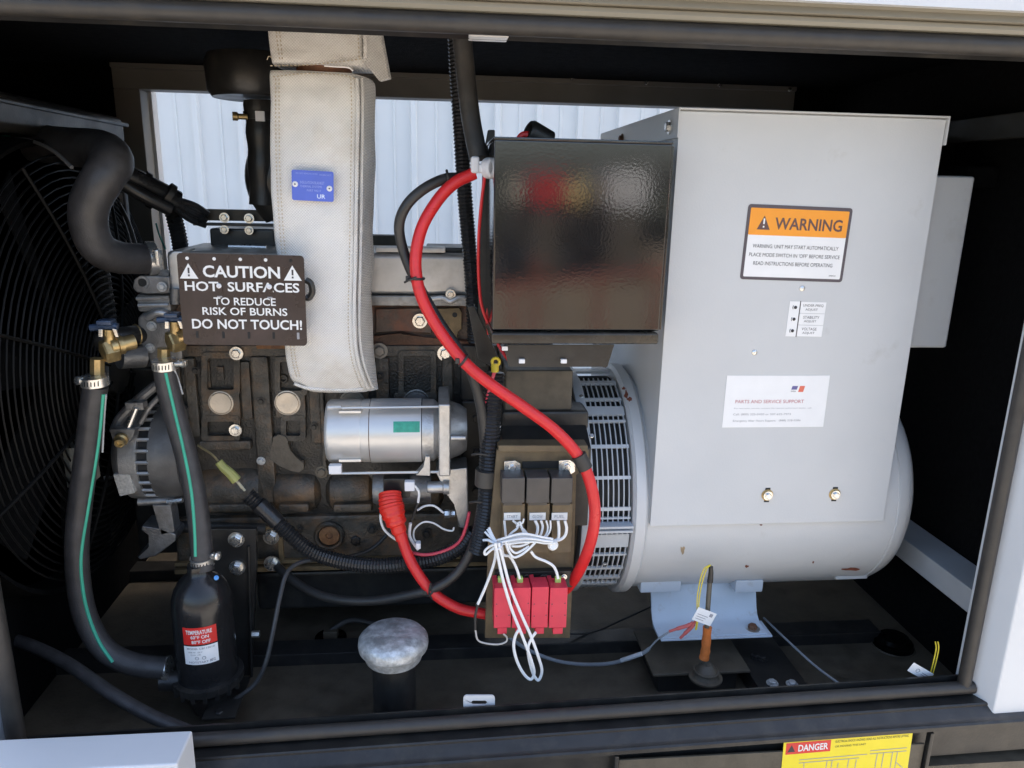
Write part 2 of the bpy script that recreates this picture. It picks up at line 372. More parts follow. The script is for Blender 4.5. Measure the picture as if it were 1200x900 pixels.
# posts
def post(name, poly, z0, z1, mt=WHITEP, bev=.003):
    mb = MB(); mb.prism([(x, y, z0) for x, y in poly], (0, 0, z1-z0), bev); part(name, mb, mt, enc)
post('right_post', [(1.048, .004), (1.070, -.047), (1.30, -.047), (1.30, .04), (1.048, .04)], .572, 1.86)
post('left_post', [(-.757, .004), (-.778, -.047), (-1.28, -.047), (-1.28, .04), (-.757, .04)], .50, 1.86)
mb = MB(); mb.tube([(1.034, -.004, .615), (1.033, -.004, 1.2), (1.032, -.004, 1.79)], .0125, 14); part('post_seal', mb, RUB, enc)
mb = MB(); mb.tube([(-.742, -.004, .555), (-.744, -.004, 1.2), (-.746, -.004, 1.79)], .0155, 14); part('post_seal', mb, RUB, enc)
# shell
mb = MB(); mb.box(XL, XR, -.01, 1.2, 1.90, 1.955); part('roof', mb, WHITEP, enc)
mb = MB(); mb.box(-1.22, 1.26, .04, 1.15, 1.862, 1.897); part('ceiling_liner', mb, FOAM, enc)
mb = MB(); mb.box(-1.30, -1.26, .04, 1.2, .45, 1.9); part('end_wall', mb, WHITEP, enc)
mb = MB(); mb.box(1.27, 1.30, .04, 1.2, .45, 1.9); part('end_wall', mb, WHITEP, enc)
mb = MB(); mb.box(1.20, 1.268, .042, 1.13, .46, 1.86); part('wall_liner', mb, FOAM, enc)
mb = MB(); mb.box(-1.258, -1.2, .042, 1.13, .46, 1.86); part('wall_liner', mb, FOAM, enc)
mb = MB(); mb.box(1.112, 1.198, .06, 1.10, .702, .757, .004); part('base_rail', mb, mat('grey_rail_paint', (.40, .41, .42), .45, var=.08, scale=10), enc, label='pale painted rail along the foot of the right end wall')
zr = PX(1195, 131, 1.175).z; mb = MB(); mb.box(1.175, 1.199, .05, 1.05, zr-.05, zr, .003); part('wall_rail', mb, mat('dim_rail', (.03, .03, .027), .6), enc)
mb = MB(); mb.box(1.10, 1.20, .52, .80, 1.60, 1.69, .004); part('latch_box', mb, FOAM, enc)
mb = MB(); mb.box(1.125, 1.2, .36, .5, 1.575, 1.62, .008); part('latch_handle', mb, FOAM, enc)
# back wall round its opening
mb = MB(); mb.box(-1.258, -.885, 1.10, 1.15, .46, 1.86); mb.box(1.05, 1.26, 1.10, 1.15, .46, 1.86); mb.box(-.885, 1.05, 1.10, 1.15, 1.885, 1.897); mb.box(-.885, 1.05, 1.12, 1.15, .46, .78); part('back_wall', mb, FOAM, enc)
mb = MB(); mb.box(-.885, 1.06, 1.085, 1.15, 1.797, 1.852, .003); mb.box(-.885, 1.06, 1.075, 1.16, 1.849, 1.884, .004); part('back_beam', mb, mat('back_rail_paint', (.20, .19, .17), .45, var=.1, scale=10), enc)
mb = MB(); mb.box(-.885, -.815, 1.085, 1.148, .7, 1.797, .003); part('back_jamb', mb, MATS['back_rail_paint'], enc)
mb = MB(); mb.box(-.845, -.807, 1.149, 1.19, .7, 1.80, .002); part('back_jamb', mb, WHITEP, enc)
for px, py in ((670, 92), (757, 97), (843, 100), (925, 105), (300, 72)):
    p = P(px, py, 1.075); bolt(enc, p, FR, .006, ZINC, 'screw', washer=False)
mb = MB(); mb.box(-1.26, 1.27, .016, 1.15, .40, .45); part('floor', mb, TANK, enc)
for ya, yb in ((.36, .42), (.78, .84)):
    mb = MB(); mb.box(-.9, 1.1, ya, yb, .4505, .50, .004); part('skid_rail', mb, BLK, enc)
mb = MB(); mb.box(1.062, 1.09, 1.165, 2.05, .5, 1.9, .004); part('rear_door', mb, WHITEP, enc)  # unseen panel added to keep sun out of the back opening
# base tank below the sill
def base(name, prof, mt, bev=0):
    mb = MB(); mb.loft([[Vector((x, y, zs(x)+z)) for y, z in prof] for x in (XL, XR)]); part(name, mb, mt, enc, 25)
base('base_channel', [(-.036, -.032), (-.050, -.044), (-.053, -.046), (-.060, -.048), (-.063, -.051), (-.063, -.059), (-.05, -.062), (-.036, -.062)], BLK)
mb = MB(); mb.box(XL, XR, -.048, 1.2, .06, .47); part('base_tank', mb, DUSTBLK, enc)
for px in (160, 722, 1085):
    x = P(px, 890, -.056).x; mb = MB(); mb.box(x-.004, x+.004, -.062, -.049, .06, zs(x)-.064, .002); part('tank_rib', mb, BLK, enc)
mb = MB(); x0 = P(722, 890, -.056).x; x1 = P(1085, 890, -.056).x
mb.box(x0+.006, x1-.006, -.054, -.0485, .12, .528, .002); part('tank_panel', mb, DUSTBLK, enc)
# bottom left ledge
led = MB(); z = P(0, 872, -.10).z; xr = P(224, 870, -.10).x
led.box(-1.3, xr, -.165, -.088, z-.20, z, .004, 3)
solo('step_ledge', led, WHITEP, 'white painted steel ledge with a mitred end in front of the sill', 'ledge')
# top tab and sill tab
def tab(px0, py0, px1, py1, Y, sl, label):
    mb = MB(); o = rrect(px0, py0, px1, py1, 4); i = rrect(*sl, 3); R = []
    for pts, dy in ((o, .003), (o, 0), (i, 0), (i, .003)): R.append([P(a, b, Y)+Vector((0, dy, 0)) for a, b in pts])
    mb.loft(R+[R[0]], caps=False); return mb
part('strike_plate', tab(543, 815, 580, 850, .022, (552, 821, 571, 826), ''), WHITEP, enc, label='pale blue slotted tab standing on the sill')
mb = MB(); x0, x1, z0, z1 = rect(549, 30, 595, 46, .03); mb.box(x0, x1, .012, .05, z0, z1+.02, .002); mb.box(x0, x1, .0105, .013, z0, z0+.007, .001)
part('strike_plate', mb, WHITEP, enc, label='pale tab hanging under the top rail')

# ================================================================== GENERATOR END
gen = thing('generator', 'grey alternator drum with a big square control box on top, right of the engine', 'generator', (.7, .47, .45))
AY, AZ, AR = .47, .885, .26
mb = MB(); mb.lathe([(.0, 0), (.0, AR), (.552, AR), (.5535, AR-.003), (.5565, AR-.003), (.558, AR), (.574, AR-.002), (.592, AR-.010), (.607, AR-.028), (.615, AR-.055), (.619, AR-.1), (.621, 0)], (.43, AY, AZ), (1, 0, 0), 72); part('drum', mb, GREY, gen)
mb = MB(); mb.lathe([(0, 0), (0, AR+.004), (.006, AR+.012), (.026, AR+.012), (.033, AR+.004), (.033, 0)], (.400, AY, AZ), (1, 0, 0), 72); part('end_flange', mb, GREY, gen)
SX0, SX1 = .312, .399
mb = MB(); mb.lathe([(0, 0), (0, AR-.018), (.09, AR-.018), (.09, 0)], (SX0, AY, AZ), (1, 0, 0), 48); part('stator_core', mb, DARK, gen)
mb = MB(); mb.lathe([(0, AR-.04), (0, AR+.004), (.004, AR+.006), (.018, AR+.006), (.020, AR+.003), (.020, AR-.04)], (.294, AY, AZ), (1, 0, 0), 72); part('adapter_ring', mb, SLATE, gen)
# air screen: hoops along the drum and cross bars
sc = None
def arc_strip(mb, x0, x1, r0, r1, a0, a1, n=40):
    R = []
    for k in range(n+1):
        a = a0+(a1-a0)*k/n; c, s_ = -math.cos(a), math.sin(a)
        R.append([Vector((x, AY+c*r, AZ+s_*r)) for x, r in ((x0, r0), (x1, r0), (x1, r1), (x0, r1))])
    mb.loft(R)
nb = 7
for k in range(nb+1):
    x = SX0+.004+(SX1-SX0-.010)*k/nb; sc = MB(); arc_strip(sc, x-.0011, x+.0011, AR-.006, AR-.001, rad(-72), rad(80), 60); part('screen_hoop', sc, SLATE, gen, 20)
def crossbar(deg, wd):
    mb = MB(); arc_strip(mb, SX0, SX1-.002, AR-.0062, AR-.0004, rad(deg-wd/2), rad(deg+wd/2), 3); part('screen_bar', mb, SLATE, gen, 20)
def cyl_hit(px, py, R_):
    o = ray(px, py); a_ = o.y**2+o.z**2; b_ = 2*(o.y*(CAM.y-AY)+o.z*(CAM.z-AZ)); c_ = (CAM.y-AY)**2+(CAM.z-AZ)**2-R_**2
    D_ = max(0, b_*b_-4*a_*c_); return CAM+o*((-b_-math.sqrt(D_))/(2*a_))
def cyl_ang(px, py):
    h = cyl_hit(px, py, AR); return math.degrees(math.atan2(h.z-AZ, -(h.y-AY)))
for px, ya, yb in ((690, 430, 435), (695, 446, 449), (698, 466, 468.5), (700, 476, 486), (702, 492, 494.5), (706, 521, 525), (706, 558, 562), (706, 595, 599), (702, 607, 609), (700, 627, 642), (697, 650, 652), (695, 666, 668), (692, 677, 679), (690, 684, 686)):
    aa, ab = cyl_ang(px, ya), cyl_ang(px, yb); crossbar((aa+ab)/2, abs(aa-ab))
_fa = cyl_ang(702, 614)
for dd, th in ((_fa, 1.0), (_fa-2.0, 1.0)):
    fl = MB(); arc_strip(fl, SX0, SX1, AR-.006, AR+.020, rad(dd-th/2), rad(dd+th/2), 2); part('screen_clamp', fl, SLATE, gen)
for dg, x in ((-24, .352), (62, SX0-.004), (40, SX0+.006)):
    a = rad(dg); d = Vector((0, -math.cos(a), math.sin(a))); bolt(gen, Vector((x, AY, AZ))+d*(AR+.002), d, .0055, ZINC, 'screw', washer=False)
# control box
bx0, bx1, bz0, bz1, by0, by1 = .4355, .950, .878, 1.700, .20, .87
mb = MB(); mb.box(bx0+.002, bx1-.002, by0+.003, by1, bz0, bz1-.003, .004); part('control_box', mb, GREY, gen)
mb = MB(); mb.prism([(bx0+.001, by0, bz0), (bx1-.001, by0, bz0), (bx1-.001, by0, bz1-.006), (bx0+.001, by0, bz1-.006)], (0, .0035, 0), .0012); part('front_panel', mb, GREY, gen)
mb = MB(); mb.box(bx0-.003, bx1+.003, by0-.006, by1, bz1-.0035, bz1, .001)
mb.box(bx0-.003, bx0-.0005, by0-.006, by1, bz1-.052, bz1-.002, .0008); mb.box(bx1, bx1+.003, by0-.006, by1, bz1-.052, bz1-.002, .0008)
part('box_lid', mb, GREY, gen)
for y, r in ((.245, .009), (.62, .009)): bolt(gen, (bx0-.003, y, bz1-.030), (-1, 0, 0), r, ZINC if y < .4 else RUST)
for px, py in ((940, 338), (884, 413)):
    p = P(px, py, by0); mb = MB(); mb.lathe([(0, .0055), (.0015, .0052), (.0028, .003), (.003, .0)], p, FR, 20); part('screw', mb, ZINC, gen)
for px, py in ((899, 580), (978, 579)):
    p = P(px, py, by0); mb = MB(); mb.lathe([(0, .0125), (.0015, .0125), (.002, .0105), (.0045, .0100), (.005, .006)], p, FR, 24); part('washer', mb, BRASS, gen); bolt(gen, p-Vector((0, .004, 0)), FR, .0068, ZINC)
    mb = MB(); mb.prism([p+Vector((dx, -.0004, dz)) for dx, dz in ((-.0055, -.016), (.0055, -.016), (.0055, .016), (-.0055, .016))], (0, .0006, 0)); part('slot', mb, DARK, gen)
xr = P(1143, 212, .27).x; z1 = P(1120, 206, .27).z; z0 = P(1100, 408, .27).z
mb = MB(); mb.box(.9535, xr, .27, .66, z0, z1, .006, 3); part('junction_box', mb, GREY, gen, label='flat grey side box on the right of the control box')
# foot
mb = MB()
prof = [(.335, .664), (.330, .66), (.318, .630), (.308, .600), (.298, .585), (.285, .577), (.245, .574), (.245, .570), (.288, .571), (.304, .581), (.314, .598), (.326, .630), (.345, .664)]
xa, xb = P(765, 715, .30).x, P(888, 715, .30).x
off = .012
mb.loft([[Vector((x, y, z+off)) for y, z in prof] for x in (xa, xb)]); part('foot', mb, PALEBLUE, gen, 50)
mb = MB(); mb.box(xa+.004, xb+.012, .238, .300, .578, .5835, .002); part('foot_flange', mb, PALEBLUE, gen)
for a, b in ((748, 795), (858, 890)):
    x0, x1, z0, z1 = rect(a, 677, b, 690, .31); mb = MB(); mb.box(x0, x1, .29, .36, z0+.002, z1+.004, .003); part('foot_tab', mb, PALEBLUE, gen)
x0, x1, z0, z1 = rect(975, 664, 1012, 674, .31); mb = MB(); mb.box(x0, x1, .29, .37, z0, z1, .003); part('foot_tab', mb, GREY, gen)
p = P(882, 735, .262); bolt(gen, (p.x, .262, .5835), (0, 0, 1), .0105, RUST, 'bolt', h=.014); 
mb = MB(); mb.cyl((p.x, .262, .5835), (p.x, .262, .588), .0165, 24); part('washer', mb, ZINC, gen)
# chipped paint marks
CHIP = mat('rust_chip', (.20, .06, .035), .7, var=.3, scale=80)
TANC = mat('tan_scuff', (.36, .27, .17), .6, var=.2, scale=80)
def chip(px, py, rx, ry, seed, Y=None, dr=None):
    random.seed(seed); pts = []
    for k in range(11):
        a = 2*math.pi*k/11; q = random.uniform(.45, 1.1); pts.append((px+rx*q*math.cos(a), py+ry*q*math.sin(a)))
    out = []
    for x, y in pts:
        o = ray(x, y); a_ = o.y**2+o.z**2; b_ = 2*(o.y*(CAM.y-AY)+o.z*(CAM.z-AZ)); c_ = (CAM.y-AY)**2+(CAM.z-AZ)**2-((dr or AR)+.0006)**2
        D_ = b_*b_-4*a_*c_
        if D_ < 0: return
        out.append(CAM+o*((-b_-math.sqrt(D_))/(2*a_)))
    mb = MB(); mb.poly(out); part('paint_chip', mb, TANC if seed == 31 else CHIP, gen, 0)
for i, (x, y, a, b) in enumerate(((875, 664, 3, 2), (800, 645, 4, 6), (953, 659, 1.6, 1.6), (998, 667, 12, 2.2), (892, 615, 2, 1), (725, 464, 0, 0))):
    if a: chip(x, y, a, b, 30+i)
for i, (x, y, a, b) in enumerate(((734, 462, 3, 7), (738, 468, 4, 3), (731, 455, 3, 2))): chip(x, y, a, b, 50+i, dr=AR+.012)

# ---- isolator mount, dark pedestal under the foot
mt_ = thing('vibration_mount', 'dark rubber isolator under the pale blue generator foot', 'mount', (.62, .3, .45))
x0, x1 = P(762, 765, .22).x, P(875, 765, .22).x
mb = MB(); mb.box(x0, x1, .19, .36, .522, .530, .003); part('top_plate', mb, DUSTBLK, mt_)
mb = MB(); mb.box(x0+.02, x1-.02, .21, .35, .45, .522, .004); part('pedestal', mb, BLK, mt_)
mb = MB(); x2, x3 = P(835, 765, .2).x, P(935, 800, .2).x; mb.box(x1+.004, x3, .15, .36, .45, .512, .004); part('side_block', mb, BLK, mt_)
for px, py in ((905, 801), (928, 802), (885, 770), (893, 772)):
    p = PZ(px, py, .513); bolt(mt_, p, (0, 0, 1), .009, GALV if py > 780 else BLK)

# ---- level sender / probe with orange shrink
prb = thing('cable_probe', 'capped grey cable end standing upright with a band of orange heat shrink', 'cable', tuple(P(827, 785, .17)))
Yp = .17
mb = MB(); mb.tube([P(x, y, Yp) for x, y in ((826, 780), (828, 740), (830, 705), (832, 680))], .0052, 12); part('cable_core', mb, mat('olive_grey_cable', (.11, .10, .08), .5, var=.2), prb)
mb = MB(); mb.tube([P(x, y, Yp) for x, y in ((825, 772), (827, 760), (829, 735))], lambda t, i: .0105-.0012*t+.0006*math.sin(i*1.7), 14); part('heat_shrink', mb, ORSH, prb)
mb = MB(); mb.tube([P(x, y, Yp) for x, y in ((832, 682), (833, 672), (833, 664))], lambda t, i: .0064-.002*t, 12); part('cable_cap', mb, CABLE, prb)
p = P(828, 780, Yp); mb = MB(); mb.lathe([(0, .036), (.004, .036), (.006, .030), (.012, .026), (.018, .025), (.024, .020), (.03, .016), (.034, .011)], p-Vector((0, 0, .030)), (0, 0, 1), 28); part('gland', mb, DUSTBLK, prb)
mb = MB(); mb.ring(p-Vector((0, 0, .012)), (0, 0, 1), .0255, .0022); part('gland_ring', mb, DUSTBLK, prb)
for k, off in enumerate((0, 3)):
    mb = MB(); mb.tube([P(x+off*f, y, Yp-.006-.002*k) for x, y, f in ((832, 662, .3), (825, 667, 1), (820, 682, 1), (817, 702, .8), (817, 722, .5), (815, 738, .4))], .0013, 8); solo('signal_wire', mb, YELW, ['yellow wire looping down from the capped cable end, left strand', 'yellow wire looping down from the capped cable end, right strand'][k], 'wire')
f = face_px((818, 711), (839, 719), (833, 734), (811, 726), Yp-.010)
tg = thing('paper_tag', 'white paper tag wrapped on the cable beside the orange shrink', 'tag', tuple(f.o))
mb = MB(); f.rr(mb, 0, 0, 1, 1, .001, 0, .0006); part('tag_sheet', mb, STICK, tg)
mb = MB(); f.rr(mb, .70, .62, .86, .86, 0, .0008, .0002)
for k in range(3): f.rr(mb, .12, .18+.17*k, .55+.06*k, .22+.17*k, 0, .0008, .0002)
part('tag_print', mb, LETG, tg)
for k, pts in enumerate((((784, 740), (796, 736), (806, 733), (812, 729)), ((797, 748), (804, 741), (811, 734), (815, 728)))):
    mb = MB(); mb.tube([P(x, y, Yp) for x, y in pts], lambda t, i: .0042 if .25 < t < .8 else .003, 10); solo('crimp_connector', mb, mat('faded_red_crimp', (.50, .10, .09), .45), ['faded red crimp connector on the grey lead, upper one', 'faded red crimp connector hanging below the other by the tag'][k], 'connector')
gl = MB(); gl.tube([P(x, y, Y) for x, y, Y in ((590, 742, .32), (620, 762, .3), (660, 776, .28), (710, 778, .24), (752, 766, .2), (770, 750, .18), (788, 738, .17))], lambda t, i: .0042 if t < .75 else .002, 10)
solo('grey_lead', gl, mat('grey_cable', (.24, .26, .28), .45, var=.1), 'thin grey lead curving across the black floor to the red crimps', 'cable')
mb = MB(); mb.tube([P(728, 774, .215), P(752, 766, .195)], .0048, 10, smooth=False); solo('cable_marker', mb, mat('pale_sleeve', (.5, .52, .53), .5), 'short pale sleeve near the end of the grey lead', 'sleeve')
for nm, pts, r, lab in (('floor_wire', ((640, 742, .36), (690, 742, .40), (730, 726, .44), (765, 710, .46)), .0022, 'thin dark wire rising behind the pale blue foot'),
                   ('floor_wire', ((895, 724, .33), (920, 748, .25), (955, 780, .15), (990, 806, .06)), .0026, 'thin grey wire running straight from the foot to the sill')):
    mb = MB(); mb.tube([P(*q) for q in pts], r, 8); solo(nm, mb, MATS['grey_cable'] if r > .0024 else CABLE, lab, 'wire')
# right corner tag
f = face_px((1070, 776), (1095, 790), (1086, 799), (1064, 786), .03); t2 = thing('paper_tag', 'small white tag with a round mark lying by the sill in the right corner', 'tag', tuple(f.o))
mb = MB(); f.rr(mb, 0, 0, 1, 1, .001, 0, .0006); part('tag_sheet', mb, STICK, t2)
mb = MB(); mb.ring(f.at(.35, .5, .0008), f.n, .004, .0007, 16, 4); f.rr(mb, .55, .3, .85, .36, 0, .0008, .0002); f.rr(mb, .55, .5, .85, .56, 0, .0008, .0002); part('tag_print', mb, LETG, t2)
for k in range(2):
    mb = MB(); mb.tube([P(x+3*k, y, .04) for x, y in ((1090, 790), (1094, 775), (1097, 760), (1096, 752))], .0012, 8); solo('signal_wire', mb, YELW, ['yellow wire standing up beside the corner tag, left strand', 'yellow wire standing up beside the corner tag, right strand'][k], 'wire')
fc = thing('drain_plug', 'dark round floor cap with ribbed rim in the right rear corner', 'cap', tuple(PZ(1045, 765, .45)))
c = PZ(1045, 765, .45); mb = MB(); mb.lathe([(0, .05), (.02, .05), (.022, .044), (.034, .044), (.036, .038), (.046, .034), (.047, 0)], c, (0, 0, 1), 36); part('cap_body', mb, TANK, fc)
mb = MB(); mb.ring(c+Vector((0, 0, .021)), (0, 0, 1), .049, .002, 36, 6); part('cap_rim', mb, DUSTBLK, fc)

# ================================================================== LABELS ON THE CONTROL BOX
def tri(f, mb, cx, cy, w_, h_, lift): f.shape(mb, [(cx-w_/2, cy-h_/2), (cx+w_/2, cy-h_/2), (cx, cy+h_/2)], lift)
f = face_px((877, 239), (1000, 244), (986, 331), (867, 327), by0-.0004)
L = thing('warning_label', 'orange and white WARNING label with a dark border on the grey control box', 'label', tuple(f.o))
mb = MB(); f.rr(mb, 0, 0, 1, 1, .006, 0, .0005); part('border', mb, mat('dark_border', (.09, .075, .085), .45, var=.03), L)
mb = MB(); f.rr(mb, .028, .04, .972, .62, .002, .0005, .0003); part('white_field', mb, STICK, L)
mb = MB(); f.rr(mb, .028, .60, .972, .955, .002, .0006, .0003); part('orange_band', mb, ORANGE, L)
ORK = mat('brownish_print', (.13, .07, .06), .5, var=.03)
mb = MB(); tri(f, mb, .165, .765, .125, .185, .0012); part('warning_triangle', mb, ORK, L)
mb = MB(); f.rr(mb, .158, .745, .172, .82, 0, .0013, .0002); f.rr(mb, .158, .70, .172, .722, 0, .0013, .0002); part('exclamation_mark', mb, STICK, L)
mb = MB(); f.text(mb, 'WARNING', .27, .68, .92, .84, .0012, .02); part('heading', mb, ORK, L)
for t, a, b, y in (('WARNING: UNIT MAY START AUTOMATICALLY', .085, .915, .43), ("PLACE MODE SWITCH IN 'OFF' BEFORE SERVICE", .06, .94, .315), ('READ INSTRUCTIONS BEFORE OPERATING', .11, .88, .20)):
    mb = MB(); f.text(mb, t, a, y, b, y+.05, .0011, 0); part('lettering', mb, LETK, L)
mb = MB(); f.text(mb, '098725', .86, .075, .925, .095, .0011); part('lettering', mb, LETK, L)

f = face_px((926, 353), (968, 354), (963, 395), (920, 394), by0-.0004)
L = thing('adjustment_label', 'small white label of three adjustment names above the parts label', 'label', tuple(f.o))
mb = MB(); f.rr(mb, 0, 0, .28, 1, 0, 0, .0005); part('symbol_strip', mb, STICK, L)
mb = MB(); f.rr(mb, .28, -.01, .302, 1.01, 0, .0001, .0005); part('divider', mb, LETK, L)
for k, t in enumerate(('UNDER-FREQ.', 'STABILITY', 'VOLTAGE')):
    y1 = 1-k/3
    mb = MB(); f.rr(mb, .31, y1-.325, 1, y1-.008, 0, 0, .0005); part('name_strip', mb, STICK, L)
    mb = MB(); a, b = ((.37, .95), (.42, .86), (.42, .83))[k]; f.text(mb, t, a, y1-.15, b, y1-.07, .0007, 0); f.text(mb, 'ADJUST', .45, y1-.27, .79, y1-.19, .0007, 0); part('lettering', mb, LETK, L)
    c = f.at(.17, y1-.17, .0); mb = MB(); mb.lathe([(0, .0032), (.0012, .0032), (.0016, .002), (.0017, 0)], c, f.n, 16); part('adjuster_hole', mb, LETK, L)
    mb = MB(); pts = [c+f.u*(-.0056*math.cos(a_))+f.v*(.0056*math.sin(a_))+f.n*.0008 for a_ in (rad(-40+8*i) for i in range(11))]; mb.tube(pts, .0006, 5, smooth=False); part('arrow_arc', mb, LETK, L)

f = face_px((852, 440), (971, 440), (966, 500), (846, 501), by0-.0004)
L = thing('parts_support_label', 'white PARTS AND SERVICE SUPPORT label with blue and red mark', 'label', tuple(f.o))
mb = MB(); f.rr(mb, 0, 0, 1, 1, 0, 0, .0005); part('sheet', mb, STICK, L)
mb = MB(); f.shape(mb, [(.635, .73), (.69, .73), (.70, .80), (.645, .80)], .0008); part('blue_mark', mb, mat('navy_print', (.13, .12, .30), .5), L)
mb = MB(); f.shape(mb, [(.705, .685), (.755, .685), (.768, .80), (.718, .80)], .0008); part('red_mark', mb, mat('coral_print', (.70, .16, .10), .5), L)
mb = MB(); f.text(mb, 'mtu', .635, .685, .68, .712, .0008); part('lettering', mb, LETK, L)
mb = MB(); f.text(mb, 'PARTS AND SERVICE SUPPORT', .105, .47, .775, .535, .0008, .004); part('heading', mb, LETR, L)
for t, a, b, y, h in (('For warranty, service, contact the nearest authorized dealer, call:', .10, .86, .355, .03), ('Call: (800) 325-5450 or 507-625-7973', .095, .66, .225, .05), ('Emergency After Hours Support:', .10, .52, .10, .05), ('(888) 228-0286', .55, .765, .105, .045)):
    mb = MB(); f.text(mb, t, a, y, b, y+h, .0008, 0); part('lettering', mb, LETG, L)

# ---- danger sticker on the base
Yd = -.0545
f = face_px((922, 868), (1071, 855), (1056, 945), (907, 958), Yd)
L = thing('danger_sticker', 'yellow DANGER sticker with line drawings on the black base below the sill', 'sticker', tuple(f.o))
mb = MB(); f.rr(mb, 0, 0, 1, 1, 0, 0, .0005); part('yellow_sheet', mb, YELL, L)
mb = MB(); f.rr(mb, .02, .82, .365, .965, 0, .0006, .0002); part('red_band', mb, REDL, L)
mb = MB(); f.text(mb, 'DANGER', .115, .85, .345, .935, .0012, .02); part('heading', mb, LETW, L)
mb = MB(); tri(f, mb, .062, .895, .06, .09, .0012); part('warning_triangle', mb, LETK, L)
mb = MB(); f.text(mb, 'ELECTRICAL SHOCK HAZARD. READ ALL INSTRUCTIONS BEFORE LIFTING', .40, .92, .97, .95, .0008)
f.text(mb, 'OR MOVING THIS UNIT', .40, .86, .64, .885, .0008); part('lettering', mb, LETK, L)
mb = MB()
def ln(a, b, c, d, wd=.006):
    p, q = Vector((a*f.w, b*f.h)), Vector((c*f.w, d*f.h)); t_ = (q-p).normalized(); n_ = Vector((-t_.y, t_.x))*wd*f.w/2
    mb.poly([f.o+f.u*v_.x+f.v*v_.y+f.n*.0009 for v_ in (p-n_, q-n_, q+n_, p+n_)])
for s in ((.13, .74, .66, .74), (.13, .70, .60, .70), (.17, .70, .20, 0), (.22, .62, .16, .3), (.35, .70, .32, 0), (.39, .70, .36, 0), (.44, .66, .40, .2), (.52, .70, .50, .3), (.58, .68, .56, .2), (.62, .5, .7, .42), (.68, .78, .97, .78), (.68, .74, .97, .74), (.74, .74, .72, 0), (.79, .74, .77, 0), (.86, .74, .85, 0), (.90, .74, .88, 0), (.9, .6, .97, .5), (.25, .5, .33, .42), (.45, .45, .5, .2)): ln(*s)
mb.ring(f.at(.47, .35, .0008), f.n, .009, .0006, 20, 4); part('line_drawing', mb, LETG, L)

# ================================================================== ENGINE
eng = thing('engine', 'dark dirty cast iron engine block with round core plugs and a pale pressed valve cover', 'engine', tuple(P(380, 660, .6)))
YB = .46
def epart(name, mb, mt=IRON, **k): return part(name, mb, mt, eng, **k)
mb = MB(); mb.box_px(203, 404, 582, 668, YB, .86, .004); epart('block', mb, IRONK)
mb = MB(); mb.box_px(203, 357, 560, 404, YB+.012, .84, .004); epart('cylinder_head', mb, HEADRUST)
# head details on the right
mb = MB(); mb.prism_px([(437, 394), (470, 390), (500, 397), (548, 399), (552, 411), (437, 410)], YB-.004, YB+.02, .003); epart('manifold_ledge', mb, RUST)
mb = MB(); mb.prism_px([(440, 362), (505, 361), (506, 392), (470, 386), (440, 391)], YB+.002, YB+.02, .003); epart('manifold_pad', mb, HEADRUST)
o = [(508, 362), (538, 361), (541, 366), (541, 386), (536, 388), (536, 396), (528, 396), (524, 384), (516, 372), (508, 368)]
mb = MB(); mb.prism_px(o, YB-.006, YB+.015, .0015); epart('lifting_bracket', mb, TAN)
mb = MB(); p = P(533, 369, YB-.0066); mb.cyl(p, p+Vector((0, .004, 0)), S(3, 533, 369, YB), 16); epart('bracket_hole', mb, DARK)
# upper flange and vertical ribs
mb = MB(); mb.box_px(204, 405, 582, 418, YB-.010, YB, .003); epart('deck_flange', mb)
def rim(a, b, c, d, wd, h=.009, mt=IRON, rr=5, name='cast_rim'):
    mb = MB(); mb.frame_px(a, b, c, d, wd, YB-h*1.6, YB+.001, rr); epart(name, mb, mt)
def rib(a, b, c, d, h=.008, bev=.003, mt=IRON, name='cast_rib'):
    mb = MB(); mb.box_px(a, b, c, d, YB-h*1.6, YB+.002, bev); epart(name, mb, mt)
rim(236, 413, 281, 464, 7); rim(236, 487, 281, 518, 7); rib(236, 458, 281, 492, .008)
rib(282, 424, 294, 492, .005); rib(298, 418, 319, 590, .011, .006); rib(218, 420, 231, 512, .008, .004)
rim(322, 418, 360, 464, 6); rim(329, 487, 358, 517, 6); rib(322, 458, 358, 490, .008); rib(362, 420, 375, 520, .008, .004)
rib(376, 455, 381, 560, .012); rim(467, 411, 511, 466, 6); rib(462, 460, 513, 482, .008); rib(398, 455, 432, 480, .006); rib(440, 420, 456, 470, .01, .004); rib(518, 418, 531, 470, .012, .004); rib(540, 405, 574, 470, .014, .004, BLK)
rib(232, 517, 294, 528, .012, .005, IRON)
rib(204, 424, 214, 520, .006, .003); rib(386, 420, 396, 452, .006)
def plug(px, py, rp, mt):
    p = P(px, py, YB-.0125); r = S(rp, px, py, YB); mb = MB()
    mb.lathe([(0, r*1.16), (.0025, r*1.14), (.003, r*1.05), (.001, r*1.02), (.001, r*.98), (.0035, r*.95), (.0038, r*.6), (.003, 0)], p, FR, 32); epart('core_plug', mb, mt)
plug(259, 472, 12.5, PLUGM); plug(337, 472, 13, PLUGM); plug(413, 472, 13, PLUGD); plug(488, 471, 13.5, ALUDK)
def ebolt(px, py, rp, Y=YB-.012, mt=None): return bolt(eng, P(px, py, Y), FR, S(rp, px, py, Y), mt)
ebolt(277, 414, 5.5, YB-.016); ebolt(276, 504, 5, YB-.016); ebolt(492, 376, 6, YB-.004); ebolt(522, 414, 6.5); ebolt(445, 411, 6.5, mt=PLUGD)
ebolt(318, 629, 6.5, YB-.02); ebolt(417, 632, 6, YB-.01, BLK); ebolt(355, 541, 1.2, YB-.02, IRON)
